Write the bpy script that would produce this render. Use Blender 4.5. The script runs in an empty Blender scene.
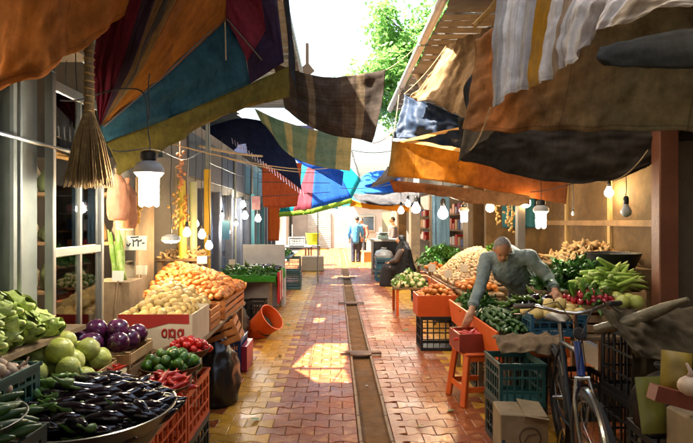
import bpy, math, random
from mathutils import Vector, Matrix, Euler, noise as mnoise
R = math.radians
rnd = random.Random(7)
scn = bpy.context.scene
col = scn.collection

# ---------------------------------------------------------------- camera, sky, sun, exposure
F, CX, CY, EYE = 520.0, 336.0, 221.5, 1.6
cam = bpy.data.cameras.new('camera'); camo = bpy.data.objects.new('camera', cam); col.objects.link(camo)
camo.location = (0, 0, EYE); camo.rotation_euler = (R(90), 0, 0)
cam.sensor_width = 36; cam.lens = F / 693 * 36; cam.shift_x = (346.5 - CX) / 693
cam.clip_start = 0.05; cam.clip_end = 600
scn.camera = camo

SUN_EL, SUN_DIR = R(60), Vector((-0.95, -0.31, 0)).normalized()
to_sun = Vector((SUN_DIR.x * math.cos(SUN_EL), SUN_DIR.y * math.cos(SUN_EL), math.sin(SUN_EL)))
w = bpy.data.worlds.new('World'); scn.world = w; w.use_nodes = True
nt = w.node_tree; nt.nodes.clear()
sky = nt.nodes.new('ShaderNodeTexSky'); sky.sky_type = 'NISHITA'; sky.sun_disc = False
sky.sun_elevation = SUN_EL; sky.sun_rotation = math.atan2(SUN_DIR.x, SUN_DIR.y)
sky.air_density = 1.6; sky.dust_density = 9.0; sky.ozone_density = 1.0; sky.altitude = 100
bg = nt.nodes.new('ShaderNodeBackground'); bg.inputs['Strength'].default_value = 0.075
wo = nt.nodes.new('ShaderNodeOutputWorld')
nt.links.new(sky.outputs[0], bg.inputs[0]); nt.links.new(bg.outputs[0], wo.inputs[0])
sun = bpy.data.lights.new('sun', 'SUN'); sun.energy = 5.0; sun.angle = R(0.5); sun.color = (1.0, 0.93, 0.80)
suno = bpy.data.objects.new('sun', sun); col.objects.link(suno)
suno.rotation_euler = to_sun.to_track_quat('Z', 'Y').to_euler(); suno.location = (-6, 6, 12)
vs = scn.view_settings; vs.view_transform = 'Standard'; vs.look = 'None'; vs.gamma = 1; vs.exposure = 3.4
vs.use_curve_mapping = False
cy = scn.cycles
scn.render.engine = 'CYCLES'
cy.use_denoising = True; cy.max_bounces = 10; cy.diffuse_bounces = 5; cy.glossy_bounces = 4
cy.transmission_bounces = 6; cy.transparent_max_bounces = 12; cy.sample_clamp_indirect = 6.0
cy.caustics_reflective = False; cy.caustics_refractive = False

# ---------------------------------------------------------------- helpers
def W(px, py, Y):                       # a point of the place from where it is seen and how far away it stands
    return Vector(((px - CX) / F * Y, Y, EYE - (py - CY) / F * Y))
def hexc(h):
    h = h.lstrip('#'); o = []
    for i in (0, 2, 4):
        c = int(h[i:i+2], 16) / 255
        o.append(c / 12.92 if c <= .04045 else ((c + .055) / 1.055) ** 2.4)
    return (*o, 1)

class MB:
    def __init__(s): s.v = []; s.f = []; s.uv = None; s.fm = []
    def add(s, vs, fs, m=None):
        b = len(s.v); s.v += [Vector(x) for x in vs]; s.f += [tuple(i + b for i in f) for f in fs]
        s.fm += [m or 0] * len(fs); return s
    def box(s, c, size, rot=None, m=0, bev=0.0):
        hx, hy, hz = (q / 2 for q in size); c = Vector(c)
        if bev <= 0:
            vs = [Vector((x, y, z)) for z in (-hz, hz) for y in (-hy, hy) for x in (-hx, hx)]
            fs = [(0,2,3,1), (4,5,7,6), (0,1,5,4), (2,6,7,3), (0,4,6,2), (1,3,7,5)]
        else:
            b = min(bev, hx * .9, hy * .9, hz * .9)
            ring = lambda x, y, z: [Vector(p) for p in ((-x+b,-y,z),(x-b,-y,z),(x,-y+b,z),(x,y-b,z),(x-b,y,z),(-x+b,y,z),(-x,y-b,z),(-x,-y+b,z))]
            vs = ring(hx-b, hy-b, -hz) + ring(hx, hy, -hz+b) + ring(hx, hy, hz-b) + ring(hx-b, hy-b, hz)
            fs = [tuple(range(7, -1, -1)), tuple(range(24, 32))]
            for k in range(3):
                for i in range(8):
                    j = (i + 1) % 8; fs.append((k*8+i, k*8+j, k*8+8+j, k*8+8+i))
        if rot is not None:
            M = rot if isinstance(rot, Matrix) else Euler(rot).to_matrix()
            vs = [M @ p for p in vs]
        return s.add([p + c for p in vs], fs, m)
    def bar(s, a, b, wd, ht=None, m=0, bev=0.0):      # square bar between two points
        a, b = Vector(a), Vector(b); d = b - a; L = d.length
        if L < 1e-6: return s
        q = d.to_track_quat('Y', 'Z').to_matrix()
        return s.box((a + b) / 2, (wd, L, ht or wd), q, m, bev)
    def tube(s, pts, r, n=8, m=0, caps=True):
        pts = [Vector(p) for p in pts]; N = len(pts)
        rs = r if isinstance(r, (list, tuple)) else [r] * N
        vs = []; up = None
        for i, p in enumerate(pts):
            t = (pts[min(i+1, N-1)] - pts[max(i-1, 0)])
            t = t.normalized() if t.length > 1e-9 else Vector((0, 0, 1))
            if up is None: up = t.orthogonal().normalized()
            up = (up - t * up.dot(t)); up = up.normalized() if up.length > 1e-6 else t.orthogonal().normalized()
            sd = t.cross(up)
            for k in range(n):
                a = 2 * math.pi * k / n
                vs.append(p + (up * math.cos(a) + sd * math.sin(a)) * rs[i])
        fs = [(i*n+k, i*n+(k+1) % n, (i+1)*n+(k+1) % n, (i+1)*n+k) for i in range(N-1) for k in range(n)]
        if caps: fs += [tuple(range(n-1, -1, -1)), tuple((N-1)*n+k for k in range(n))]
        return s.add(vs, fs, m)
    def lathe(s, prof, n=16, c=(0, 0, 0), rot=None, m=0, bend=0, lump=0, seed=0, sx=1, sy=1):
        vs = []; c = Vector(c)
        for (r, z) in prof:
            for k in range(n):
                a = 2 * math.pi * k / n
                p = Vector((math.cos(a) * r * sx, math.sin(a) * r * sy, z))
                if lump:
                    p += Vector((p.x, p.y, 0)).normalized() * lump * mnoise.noise(p * (1.0 / max(.02, abs(lump) * 12)) + Vector((seed * 7.3, 0, 0))) if r > 1e-5 else Vector()
                if bend: p.x += bend * z * z
                vs.append(p)
        if rot is not None:
            M = rot if isinstance(rot, Matrix) else Euler(rot).to_matrix(); vs = [M @ p for p in vs]
        N = len(prof)
        fs = [(i*n+k, i*n+(k+1) % n, (i+1)*n+(k+1) % n, (i+1)*n+k) for i in range(N-1) for k in range(n)]
        fs += [tuple(range(n-1, -1, -1)), tuple((N-1)*n+k for k in range(n))]
        return s.add([p + c for p in vs], fs, m)
    def join(s, o, M, m=None):
        b = len(s.v); s.v += [M @ p for p in o.v]; s.f += [tuple(i + b for i in f) for f in o.f]
        s.fm += ([m] * len(o.f) if m is not None else o.fm); return s
    def mesh(s, name, mats, smooth=True):
        me = bpy.data.meshes.new(name); me.from_pydata([tuple(p) for p in s.v], [], s.f)
        for m in (mats if isinstance(mats, (list, tuple)) else [mats]): me.materials.append(m)
        if any(s.fm): me.polygons.foreach_set('material_index', s.fm)
        if smooth:
            me.polygons.foreach_set('use_smooth', [True] * len(s.f))
            if smooth != 'full':
                try: me.set_sharp_from_angle(angle=R(38))
                except Exception: pass
        if s.uv:
            ul = me.uv_layers.new(name='UVMap')
            ul.data.foreach_set('uv', [q for l in me.loops for q in s.uv[l.vertex_index]])
        me.update(); return me
    def obj(s, name, mats, parent=None, loc=None, rot=None, label=None, cat=None, group=None, kind=None, smooth=True):
        o = bpy.data.objects.new(name, s.mesh(name, mats, smooth)); col.objects.link(o)
        if parent is not None: o.parent = parent
        if loc is not None: o.location = loc
        if rot is not None: o.rotation_euler = rot
        return tag(o, label, cat, group, kind)

def tag(o, label=None, cat=None, group=None, kind=None):
    if label: o['label'] = label
    if cat: o['category'] = cat
    if group: o['group'] = group
    if kind: o['kind'] = kind
    return o
def thing(name, label, cat, loc=(0, 0, 0), rotz=0, group=None):
    o = bpy.data.objects.new(name, None); col.objects.link(o); o.empty_display_size = .1
    o.location = loc; o.rotation_euler = (0, 0, rotz)
    return tag(o, label, cat, group)
def inst(name, me, parent=None, loc=(0, 0, 0), rot=(0, 0, 0), sc=1, **k):
    o = bpy.data.objects.new(name, me); col.objects.link(o)
    if parent is not None: o.parent = parent
    o.location = loc; o.rotation_euler = rot
    o.scale = (sc, sc, sc) if isinstance(sc, (int, float)) else sc
    return tag(o, **k)
def copy_tree(o, parent=None):
    c = o.copy(); col.objects.link(c); c.parent = parent
    for ch in list(o.children): copy_tree(ch, c)
    return c

# ---------------------------------------------------------------- materials
MATS = {}
def _nodes(name):
    m = bpy.data.materials.new(name); m.use_nodes = True; n = m.node_tree; n.nodes.clear(); return m, n
def nd(n, t, **k):
    x = n.nodes.new(t)
    for a, b in k.items():
        if a.startswith('i_'): x.inputs[a[2:].replace('_', ' ')].default_value = b
        else: setattr(x, a, b)
    return x
def mixc(n, fac, a, b, blend='MIX'):
    x = n.nodes.new('ShaderNodeMix'); x.data_type = 'RGBA'; x.blend_type = blend
    for s, v in ((0, fac), (6, a), (7, b)):
        if isinstance(v, bpy.types.NodeSocket): n.links.new(v, x.inputs[s])
        elif v is not None: x.inputs[s].default_value = v
    return x.outputs[2]
def coords(n, kind='Object', rndoff=True):
    tc = nd(n, 'ShaderNodeTexCoord')
    if not rndoff: return tc.outputs[kind]
    oi = nd(n, 'ShaderNodeObjectInfo')
    mu = nd(n, 'ShaderNodeMath', operation='MULTIPLY'); mu.inputs[1].default_value = 37.0
    n.links.new(oi.outputs['Random'], mu.inputs[0])
    va = nd(n, 'ShaderNodeVectorMath', operation='ADD')
    n.links.new(tc.outputs[kind], va.inputs[0]); n.links.new(mu.outputs[0], va.inputs[1])
    return va.outputs[0]
def noise(n, vec, scale, detail=4, rough=.6, dist=0):
    x = nd(n, 'ShaderNodeTexNoise'); x.inputs['Scale'].default_value = scale
    x.inputs['Detail'].default_value = detail; x.inputs['Roughness'].default_value = rough; x.inputs['Distortion'].default_value = dist
    n.links.new(vec, x.inputs['Vector']); return x.outputs['Fac']
def ramp(n, fac, stops, interp='LINEAR'):
    x = nd(n, 'ShaderNodeValToRGB'); cr = x.color_ramp; cr.interpolation = interp
    while len(cr.elements) < len(stops): cr.elements.new(0.5)
    for e, (p, c) in zip(cr.elements, stops): e.position = p; e.color = c if len(c) == 4 else (*c, 1)
    if fac is not None: n.links.new(fac, x.inputs[0])
    return x.outputs[0]
def finish(m, n, color, rough, metal, bump, bvec, bscale, transl, spec, coat, emit=None, rough_noise=0.0, sss=0):
    p = nd(n, 'ShaderNodeBsdfPrincipled')
    if isinstance(color, bpy.types.NodeSocket): n.links.new(color, p.inputs['Base Color'])
    else: p.inputs['Base Color'].default_value = color
    p.inputs['Roughness'].default_value = rough; p.inputs['Metallic'].default_value = metal
    p.inputs['Specular IOR Level'].default_value = spec; p.inputs['Coat Weight'].default_value = coat
    p.inputs['Coat Roughness'].default_value = .15
    if sss:
        p.inputs['Subsurface Weight'].default_value = sss; p.inputs['Subsurface Radius'].default_value = (.02, .01, .006); p.inputs['Subsurface Scale'].default_value = .5
    if rough_noise:
        mr = nd(n, 'ShaderNodeMapRange'); n.links.new(noise(n, bvec, bscale * .15 + .5, 3), mr.inputs[0])
        mr.inputs[1].default_value = .3; mr.inputs[2].default_value = .7
        mr.inputs[3].default_value = max(.05, rough - rough_noise); mr.inputs[4].default_value = min(1, rough + rough_noise)
        n.links.new(mr.outputs[0], p.inputs['Roughness'])
    if bump:
        b = nd(n, 'ShaderNodeBump'); b.inputs['Strength'].default_value = min(1, bump); b.inputs['Distance'].default_value = .01
        n.links.new(noise(n, bvec, bscale, 5), b.inputs['Height']); n.links.new(b.outputs[0], p.inputs['Normal'])
    out = p.outputs[0]
    if transl:
        t = nd(n, 'ShaderNodeBsdfTranslucent')
        if isinstance(color, bpy.types.NodeSocket):
            ga = nd(n, 'ShaderNodeGamma'); ga.inputs[1].default_value = .55; n.links.new(color, ga.inputs[0]); n.links.new(ga.outputs[0], t.inputs[0])
        else: t.inputs[0].default_value = tuple(q ** .55 for q in color[:3]) + (1,)
        mx = nd(n, 'ShaderNodeMixShader'); mx.inputs[0].default_value = transl
        n.links.new(out, mx.inputs[1]); n.links.new(t.outputs[0], mx.inputs[2]); out = mx.outputs[0]
    o = nd(n, 'ShaderNodeOutputMaterial'); n.links.new(out, o.inputs[0])
    return m
def stain(m, amt=.22, sc=.9):
    # grime and damp that lie across the whole floor: world-space blotches on colour and gloss
    n = m.node_tree; p = next(x for x in n.nodes if x.type == 'BSDF_PRINCIPLED'); g = nd(n, 'ShaderNodeNewGeometry')
    src = p.inputs['Base Color'].links[0].from_socket
    f = noise(n, g.outputs['Position'], sc, 7, .68, .3)
    n.links.new(mixc(n, ramp(n, f, [(.4, (0, 0, 0)), (.66, (amt,) * 3)]), src, hexc('#3a2416'), 'MIX'), p.inputs['Base Color'])
    mr = nd(n, 'ShaderNodeMapRange'); n.links.new(noise(n, g.outputs['Position'], 1.7, 6, .65), mr.inputs[0]); mr.inputs[1].default_value = .35; mr.inputs[2].default_value = .65; mr.inputs[3].default_value = .2; mr.inputs[4].default_value = .55
    n.links.new(mr.outputs[0], p.inputs['Roughness'])
    return m
def M(name, c1, c2=None, scale=6, rough=.6, metal=0, bump=0, bscale=40, rv=.12, transl=0, spec=.5, coat=0, contrast=.25, rn=0, sss=0, c3=None):
    if name in MATS: return MATS[name]
    m, n = _nodes(name); v = coords(n)
    a = hexc(c1); b = hexc(c2) if c2 else tuple(min(1, x * .7) for x in a[:3]) + (1,)
    st = [(.5 - contrast, a), (.5 + contrast, b)]
    if c3: st = [(.5 - contrast, a), (.5, b), (.5 + contrast, hexc(c3))]
    c = ramp(n, noise(n, v, scale, 5, .65), st)
    if rv:
        oi = nd(n, 'ShaderNodeObjectInfo'); mr = nd(n, 'ShaderNodeMapRange')
        n.links.new(oi.outputs['Random'], mr.inputs[0]); mr.inputs[3].default_value = 1 - rv; mr.inputs[4].default_value = 1 + rv
        hs = nd(n, 'ShaderNodeHueSaturation'); n.links.new(c, hs.inputs['Color']); n.links.new(mr.outputs[0], hs.inputs['Value'])
        c = hs.outputs[0]
    MATS[name] = finish(m, n, c, rough, metal, bump, v, bscale, transl, spec, coat, rough_noise=rn, sss=sss)
    return MATS[name]
def cloth(name, stops, axis=0, reps=1, dirt='#3a2a18', dirt_amt=.35, transl=.35, rough=.8, weave=.25, dscale=3, spec=.15, interp='CONSTANT', cross=None, crumple=.2):
    # woven sheet: colour stripes along the UV axis, dirt in patches, fine weave relief
    if name in MATS: return MATS[name]
    m, n = _nodes(name); tc = nd(n, 'ShaderNodeTexCoord'); sp = nd(n, 'ShaderNodeSeparateXYZ'); n.links.new(tc.outputs['UV'], sp.inputs[0])
    ob = tc.outputs['Object']
    def strp(ax, st, rp):
        f = sp.outputs[ax]
        nz = noise(n, ob, 4, 3); sb = nd(n, 'ShaderNodeMath', operation='MULTIPLY_ADD'); n.links.new(nz, sb.inputs[0]); sb.inputs[1].default_value = .02; n.links.new(f, sb.inputs[2]); f = sb.outputs[0]
        if rp > 1:
            mu = nd(n, 'ShaderNodeMath', operation='MULTIPLY'); n.links.new(f, mu.inputs[0]); mu.inputs[1].default_value = rp
            fr = nd(n, 'ShaderNodeMath', operation='FRACT'); n.links.new(mu.outputs[0], fr.inputs[0]); f = fr.outputs[0]
        return ramp(n, f, [(p, hexc(c)) for p, c in st], interp)
    c = strp(axis, stops, reps)
    if cross: c = mixc(n, .5, c, strp(1 - axis, cross[0], cross[1]), 'MULTIPLY')
    d1 = noise(n, ob, dscale, 6, .7, .4)
    fac = ramp(n, d1, [(.42, (0, 0, 0)), (.68, (dirt_amt,) * 3)])
    c = mixc(n, fac, c, hexc(dirt))
    c = mixc(n, ramp(n, noise(n, ob, dscale * 7, 4), [(.35, (0, 0, 0)), (.75, (.35,) * 3)]), c, hexc(dirt), 'MULTIPLY')
    st = nd(n, 'ShaderNodeMapping'); st.inputs['Scale'].default_value = (9, .9, 1); n.links.new(tc.outputs['UV'], st.inputs[0])
    c = mixc(n, ramp(n, noise(n, st.outputs[0], 3, 6, .7), [(.42, (0, 0, 0)), (.75, (.45,) * 3)]), c, hexc(dirt), 'MULTIPLY')
    def line(sock, at, eps):
        k = nd(n, 'ShaderNodeMath', operation='COMPARE'); n.links.new(sock, k.inputs[0]); k.inputs[1].default_value = at; k.inputs[2].default_value = eps; return k.outputs[0]
    mu3 = nd(n, 'ShaderNodeMath', operation='MULTIPLY'); n.links.new(sp.outputs[0], mu3.inputs[0]); mu3.inputs[1].default_value = 3.0
    fr3 = nd(n, 'ShaderNodeMath', operation='FRACT'); n.links.new(mu3.outputs[0], fr3.inputs[0])
    for so in (line(sp.outputs[1], .045, .006), line(fr3.outputs[0], .5, .007)):      # stitched hem and sewn seams
        h_ = nd(n, 'ShaderNodeMath', operation='MULTIPLY'); n.links.new(so, h_.inputs[0]); h_.inputs[1].default_value = .45
        c = mixc(n, h_.outputs[0], c, hexc(dirt))
    MATS[name] = finish(m, n, c, rough, 0, weave, ob, 160, transl, spec, 0)
    p = next(x for x in n.nodes if x.type == 'BSDF_PRINCIPLED')
    b = nd(n, 'ShaderNodeBump'); b.inputs['Strength'].default_value = crumple; b.inputs['Distance'].default_value = .05
    vo = nd(n, 'ShaderNodeTexNoise'); vo.noise_type = 'RIDGED_MULTIFRACTAL'; vo.inputs['Scale'].default_value = 4.5; vo.inputs['Detail'].default_value = 5; vo.inputs['Distortion'].default_value = .6
    n.links.new(ob, vo.inputs['Vector']); n.links.new(vo.outputs['Fac'], b.inputs['Height'])
    if p.inputs['Normal'].is_linked:
        prev = p.inputs['Normal'].links[0].from_node; n.links.new(b.outputs[0], prev.inputs['Normal'])
    else: n.links.new(b.outputs[0], p.inputs['Normal'])
    return MATS[name]
def glow(name, c, s):
    if name in MATS: return MATS[name]
    m, n = _nodes(name); e = nd(n, 'ShaderNodeEmission'); e.inputs[0].default_value = (*c, 1); e.inputs[1].default_value = s
    o = nd(n, 'ShaderNodeOutputMaterial'); n.links.new(e.outputs[0], o.inputs[0]); MATS[name] = m; return m
def glass(name, tint='#ffffff', rough=.02, mixv=.12):
    if name in MATS: return MATS[name]
    m, n = _nodes(name); g = nd(n, 'ShaderNodeBsdfGlossy'); g.inputs['Roughness'].default_value = rough
    t = nd(n, 'ShaderNodeBsdfTransparent'); t.inputs[0].default_value = hexc(tint)
    fr = nd(n, 'ShaderNodeFresnel'); fr.inputs[0].default_value = 1.5
    ad = nd(n, 'ShaderNodeMath', operation='ADD'); n.links.new(fr.outputs[0], ad.inputs[0]); ad.inputs[1].default_value = mixv - .04
    mx = nd(n, 'ShaderNodeMixShader'); n.links.new(ad.outputs[0], mx.inputs[0]); n.links.new(t.outputs[0], mx.inputs[1]); n.links.new(g.outputs[0], mx.inputs[2])
    o = nd(n, 'ShaderNodeOutputMaterial'); n.links.new(mx.outputs[0], o.inputs[0]); MATS[name] = m; return m

# ---------------------------------------------------------------- cloth sheets
def crom(p, t):
    n = len(p) - 1; x = min(max(t, 0), 1) * n; i = min(int(x), n - 1); f = x - i
    a, b, c, d = p[max(i-1, 0)], p[i], p[i+1], p[min(i+2, n)]
    return .5 * ((2*b) + (c - a)*f + (2*a - 5*b + 4*c - d)*f*f + (3*b - a - 3*c + d)*f*f*f)
def linp(p, t):
    n = len(p) - 1; x = min(max(t, 0), 1) * n; i = min(int(x), n - 1); return p[i].lerp(p[i+1], x - i)
def sheet(name, rows, mat, nu=28, nv=12, amp=.02, freq=2.0, thick=.004, seed=0, folds=None, pin=False, lin=False, parent=None, loc=None, hem=0, **k):
    # rows of points from the upper edge to the lower edge; folds = (count, depth) drapes running top to bottom
    rows = [[Vector(p) for p in r] for r in rows]; fn = linp if lin else crom
    g = []
    for j in range(nv + 1):
        v = j / nv; line = []
        for i in range(nu + 1):
            u = i / nu; line.append(fn([fn(r, u) for r in rows], v))
        g.append(line)
    nrm = lambda i, j: ((g[j][min(i+1, nu)] - g[j][max(i-1, 0)]).cross(g[min(j+1, nv)][i] - g[max(j-1, 0)][i]))
    nn = [[nrm(i, j) for i in range(nu+1)] for j in range(nv+1)]
    ref = sum((x for l in nn for x in l), Vector()); ref = ref.normalized() if ref.length else Vector((0, -1, 0))
    out = []
    for j in range(nv+1):
        line = []
        for i in range(nu+1):
            u, v = i / nu, j / nv; q = nn[j][i]; q = q.normalized() if q.length > 1e-9 else ref
            e = 1.0
            if pin: e = min(1, 5 * min(u, 1 - u, v, 1 - v) + .0)
            d = amp * e * (mnoise.noise(Vector((u * freq * 2, v * freq, seed * 3.7))) + .45 * mnoise.noise(Vector((u * freq * 5, v * freq * 3, seed * 1.7 + 9))))
            d += amp * e * .12 * (mnoise.noise(Vector((u * freq * 13, v * freq * 7, seed * 2.1))) - abs(mnoise.noise(Vector((u * freq * 8, v * freq * 6, seed + 4.4)))))
            if folds:
                ph = u * folds[0] * math.pi * 2 + 1.3 * mnoise.noise(Vector((u * 3, v * 1.3, seed)))
                d += folds[1] * e * (math.sin(ph) + .35 * math.sin(2.3 * ph + 1)) * (.35 + .65 * v)
            p = g[j][i] + q * d
            if hem and v > .8: p.z += hem * (v - .8) * 5 * mnoise.noise(Vector((u * 9, 3, seed)))
            line.append((p, q))
        out.append(line)
    mb = MB(); mb.uv = []; A = (nu+1) * (nv+1)
    o0 = Vector(loc) if loc is not None else sum((p for l in out for p, q in l), Vector()) / A
    for sgn in (1, -1):
        for j in range(nv+1):
            for i in range(nu+1):
                p, q = out[j][i]; mb.v.append(p + q * thick * .5 * sgn - o0); mb.uv.append((i / nu, 1 - j / nv))
    ix = lambda i, j: j * (nu+1) + i
    for j in range(nv):
        for i in range(nu):
            a, b, c, d = ix(i, j), ix(i+1, j), ix(i+1, j+1), ix(i, j+1)
            mb.f += [(a, b, c, d), (d+A, c+A, b+A, a+A)]
    rim = [ix(i, 0) for i in range(nu)] + [ix(nu, j) for j in range(nv)] + [ix(i, nv) for i in range(nu, 0, -1)] + [ix(0, j) for j in range(nv, 0, -1)]
    for a, b in zip(rim, rim[1:] + rim[:1]): mb.f.append((b, a, a+A, b+A))
    mb.fm = [0] * len(mb.f)
    if parent is not None and loc is None:
        return mb.obj(name, mat, parent, loc=o0 - parent.location, smooth='full', **k)
    return mb.obj(name, mat, parent, loc=o0, smooth='full', **k)
def Ws(l): return [W(*p) for p in l]

# ================================================================ THE SETTING
# ---- ground and paving
m_conc = M('concrete', '#8b8378', '#6d665c', 1.5, .8, bump=.3, bscale=30, rv=0)
g = MB(); g.add([(-150, -60, -.05), (150, -60, -.05), (150, 260, -.05), (-150, 260, -.05)], [(0, 1, 2, 3)]); g.obj('ground', m_conc, kind='structure', smooth=False)
m_pr = M('paver_red', '#a85e34', '#7d3f1e', 7, .36, spec=.28, bump=.25, bscale=55, rv=.12, rn=.16, c3='#b67a48')
m_py = M('paver_yellow', '#d6a63c', '#b08024', 7, .4, spec=.28, bump=.25, bscale=55, rv=.16, rn=.15, c3='#c7a066')
PL, PP, PA, PJ = .22, .14, .014, .003
def paver_mb(half=False):
    h0 = PP / 2
    if half: top = [(-PL/2, h0+PA), (-3*PL/8, h0+PA), (-PL/8, h0-PA), (0, h0-PA)]
    else: top = [(-PL/2, h0+PA), (-3*PL/8, h0+PA), (-PL/8, h0-PA), (PL/8, h0-PA), (3*PL/8, h0+PA), (PL/2, h0+PA)]
    pts = [(x, y) for x, y in top] + [(x, -y) for x, y in reversed(top)]
    cx = sum(p[0] for p in pts) / len(pts)
    def ring(ins, z):
        o = []
        x0, x1 = min(p[0] for p in pts), max(p[0] for p in pts)
        for x, y in pts:
            xx = x + ins if x < x0 + 1e-6 else (x - ins if x > x1 - 1e-6 else x)
            o.append((xx - (0 if not half else 0), y - ins if y > 0 else y + ins, z))
        return o
    n = len(pts); mb = MB()
    mb.add(ring(PJ/2, -.03) + ring(PJ/2, -.004) + ring(PJ/2 + .004, 0),
           [tuple(range(2*n + n - 1, 2*n - 1, -1))] + [(k*n+i, k*n+n+i, k*n+n+(i+1) % n, k*n+(i+1) % n) for k in (0, 1) for i in range(n)])
    return mb
pv, pvh = paver_mb(), paver_mb(True)
bed = MB(); bed.box((-.93, 17, -.033), (2.16, 36, .02)); bed.box((1.63, 17, -.033), (2.38, 36, .02))
for q in (m_pr, m_py): stain(q)
pave = bed.obj('pavement', M('paving_joint', '#2e241b', '#1d1711', 9, .9, rv=0), kind='structure', smooth=False)
pme = {('r', 0): pv.mesh('paver', m_pr, False), ('y', 0): pv.mesh('paver', m_py, False), ('r', 1): pvh.mesh('half_paver', m_pr, False), ('y', 1): pvh.mesh('half_paver', m_py, False)}
rest = MB(); npv = 0; CH0, CH1 = .165, .425
for j in range(int(34 / PP)):
    y = 0.2 + j * PP
    odd = j % 2; cells = []
    for k in range(12):
        if odd:
            if k == 0: cells += [(CH0, 1, 1), (CH1 + PL/2, 1, 1)]
            else: cells += [(CH0 - k * PL, 0, 1), (CH1 + k * PL, 0, 1)]
        else: cells += [(CH0 - PL/2 - k * PL, 0, 1), (CH1 + PL/2 + k * PL, 0, 1)]
    for x, hf, _ in cells:
        if x < -1.95 or x > 2.75: continue
        kcol = 'y' if (-1.0 < x < -.56 or 1.28 < x < 1.76) else 'r'
        xo = x - (PL/2 if (hf and x > .4) else 0) + (PL/2 if hf and x > .4 else 0)
        z = rnd.uniform(-.0035, .002); tl = (rnd.gauss(0, .006), rnd.gauss(0, .006), rnd.gauss(0, .006))
        vis = 3.55 < y < 7.4 and -1.12 - .02 * y < x < 1.62
        if vis and npv < 300:
            npv += 1; inst('paver', pme[(kcol, hf)], pave, (xo, y, z), tl)
        else:
            rest.join(pvh if hf else pv, Matrix.Translation((xo, y, z)) @ Euler(tl).to_matrix().to_4x4(), 1 if kcol == 'y' else 0)
m_pr2 = M('paver_red_field', '#a85e34', '#7d3f1e', 5, .36, spec=.28, bump=.25, bscale=55, rv=0, rn=.16, c3='#b67a48')
m_py2 = M('paver_yellow_field', '#d6a63c', '#b08024', 5, .4, spec=.28, bump=.25, bscale=55, rv=0, rn=.15, c3='#c7a066')
for q in (m_pr2, m_py2): stain(q)
rest.obj('paver_field', [m_pr2, m_py2], pave, kind='stuff', smooth=False)
# ---- drain down the middle: edging stones, sunk mortar bed, iron cross plates
m_edge = M('edging_stone', '#8a6c4c', '#5f432c', 6, .6, bump=.3, rv=.15)
m_bed = M('drain_bed', '#75532f', '#452e18', 5, .8, spec=.15, bump=.3, rn=.15, rv=0)
dr = MB(); dr.box((.295, 17, -.03), (.2, 36, .03)); drain = dr.obj('drain_channel', m_bed, kind='structure', smooth=False)
es = MB().box((0, 0, -.02), (.026, .49, .06), bev=.004).mesh('edging_stone', m_edge, False)
for j in range(44):
    for x in (.181, .409): inst('edging_stone', es, drain, (x + rnd.gauss(0, .0015), .5 + j * .5, .006 + rnd.uniform(-.002, .002)), (0, 0, rnd.gauss(0, .003)))
m_iron = M('rusty_iron', '#4a3526', '#6d4a30', 9, .55, metal=.4, bump=.3)
for i, (y, lb) in enumerate(((6.25, 'rusty iron cross plate over the drain beside the large sun patch'), (10.1, 'rusty iron cross plate over the drain beyond the small sun patches'), (14.6, 'farthest small iron cross plate over the drain'))):
    t = thing('drain_cover', lb, 'drain cover', (.295, y, .012), 0, 'iron plates across the drain')
    MB().box((0, 0, .014), (.5, .09, .022), bev=.005).obj('plate', m_iron, t)
    MB().lathe([(.13, .012), (.13, .03), (.115, .036), (0.001, .036)], 20, (0, -.07, -.012), sy=.75).obj('lid', m_iron, t)
MB().lathe([(.001, 0), (.012, .002), (.012, .012), (.001, .016)], 8).obj('bottle_cap', M('cap', '#c9c4bb', rough=.3, metal=.5), loc=(.3, 5.08, -.014), label='small pale bottle cap lying in the drain bed', cat='bottle cap')

# ---- buildings
m_plas = M('plaster_grey', '#8a857c', '#6b655c', 2.5, .85, bump=.2, bscale=20, rv=.05)
m_plast = M('plaster_tan', '#6d5838', '#483822', 1.6, .85, bump=.35, bscale=12, rv=.05, c3='#5a462c', contrast=.18)
m_plasd = M('plaster_dim', '#6d6355', '#50473c', 2, .85, bump=.2, bscale=20, rv=.05)
m_white = M('white_wall', '#9a968c', '#7f7b72', 1.5, .8, rv=.04)
m_tin = M('tin_sheet', '#8d8f8e', '#6b6c68', 3, .45, metal=.6, bump=.15, rv=.12)
m_wood = M('weathered_wood', '#8a7254', '#5d4a34', 5, .75, bump=.35, bscale=60, rv=.2)
m_woodg = M('grey_plank', '#7d776d', '#4e483f', 4, .8, bump=.4, bscale=50, rv=.22)
m_steel = M('grey_steel', '#8f9590', '#737873', 4, .45, metal=.35, rv=.05)
m_alu = M('aluminium', '#b9bab4', '#9a9b95', 5, .35, metal=.8, rv=.03)
m_blk = M('black_metal', '#1c1c1c', '#2a2725', 6, .5, rv=0)
m_blue = M('blue_steel_door', '#39445f', '#2b3347', 3, .45, metal=.2, rv=.06)

def corr_sheet(x0, x1, y0, y1, z, slope, parent, cut=0, name='roof_sheet'):
    # corrugated sheet, ridges along X
    mb = MB(); n = 40; vs = []
    for i in range(n + 1):
        y = y0 + (y1 - y0) * i / n
        dz = .016 * math.sin(i / n * (y1 - y0) / .076 * 2 * math.pi)
        c = cut * (i / n - .5)
        for th in (0, .003):
            vs += [(x0 + c, y, z + dz + th + slope * x0), (x1 + c, y, z + dz + th + slope * x1)]
    fs = []
    for i in range(n):
        a = i * 4; fs += [(a, a+1, a+5, a+4), (a+2, a+6, a+7, a+3), (a, a+4, a+6, a+2), (a+1, a+3, a+7, a+5)]
    mb.add(vs, fs + [(0, 2, 3, 1), (n*4, n*4+1, n*4+3, n*4+2)])
    return mb.obj(name, m_tin, parent)

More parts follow.
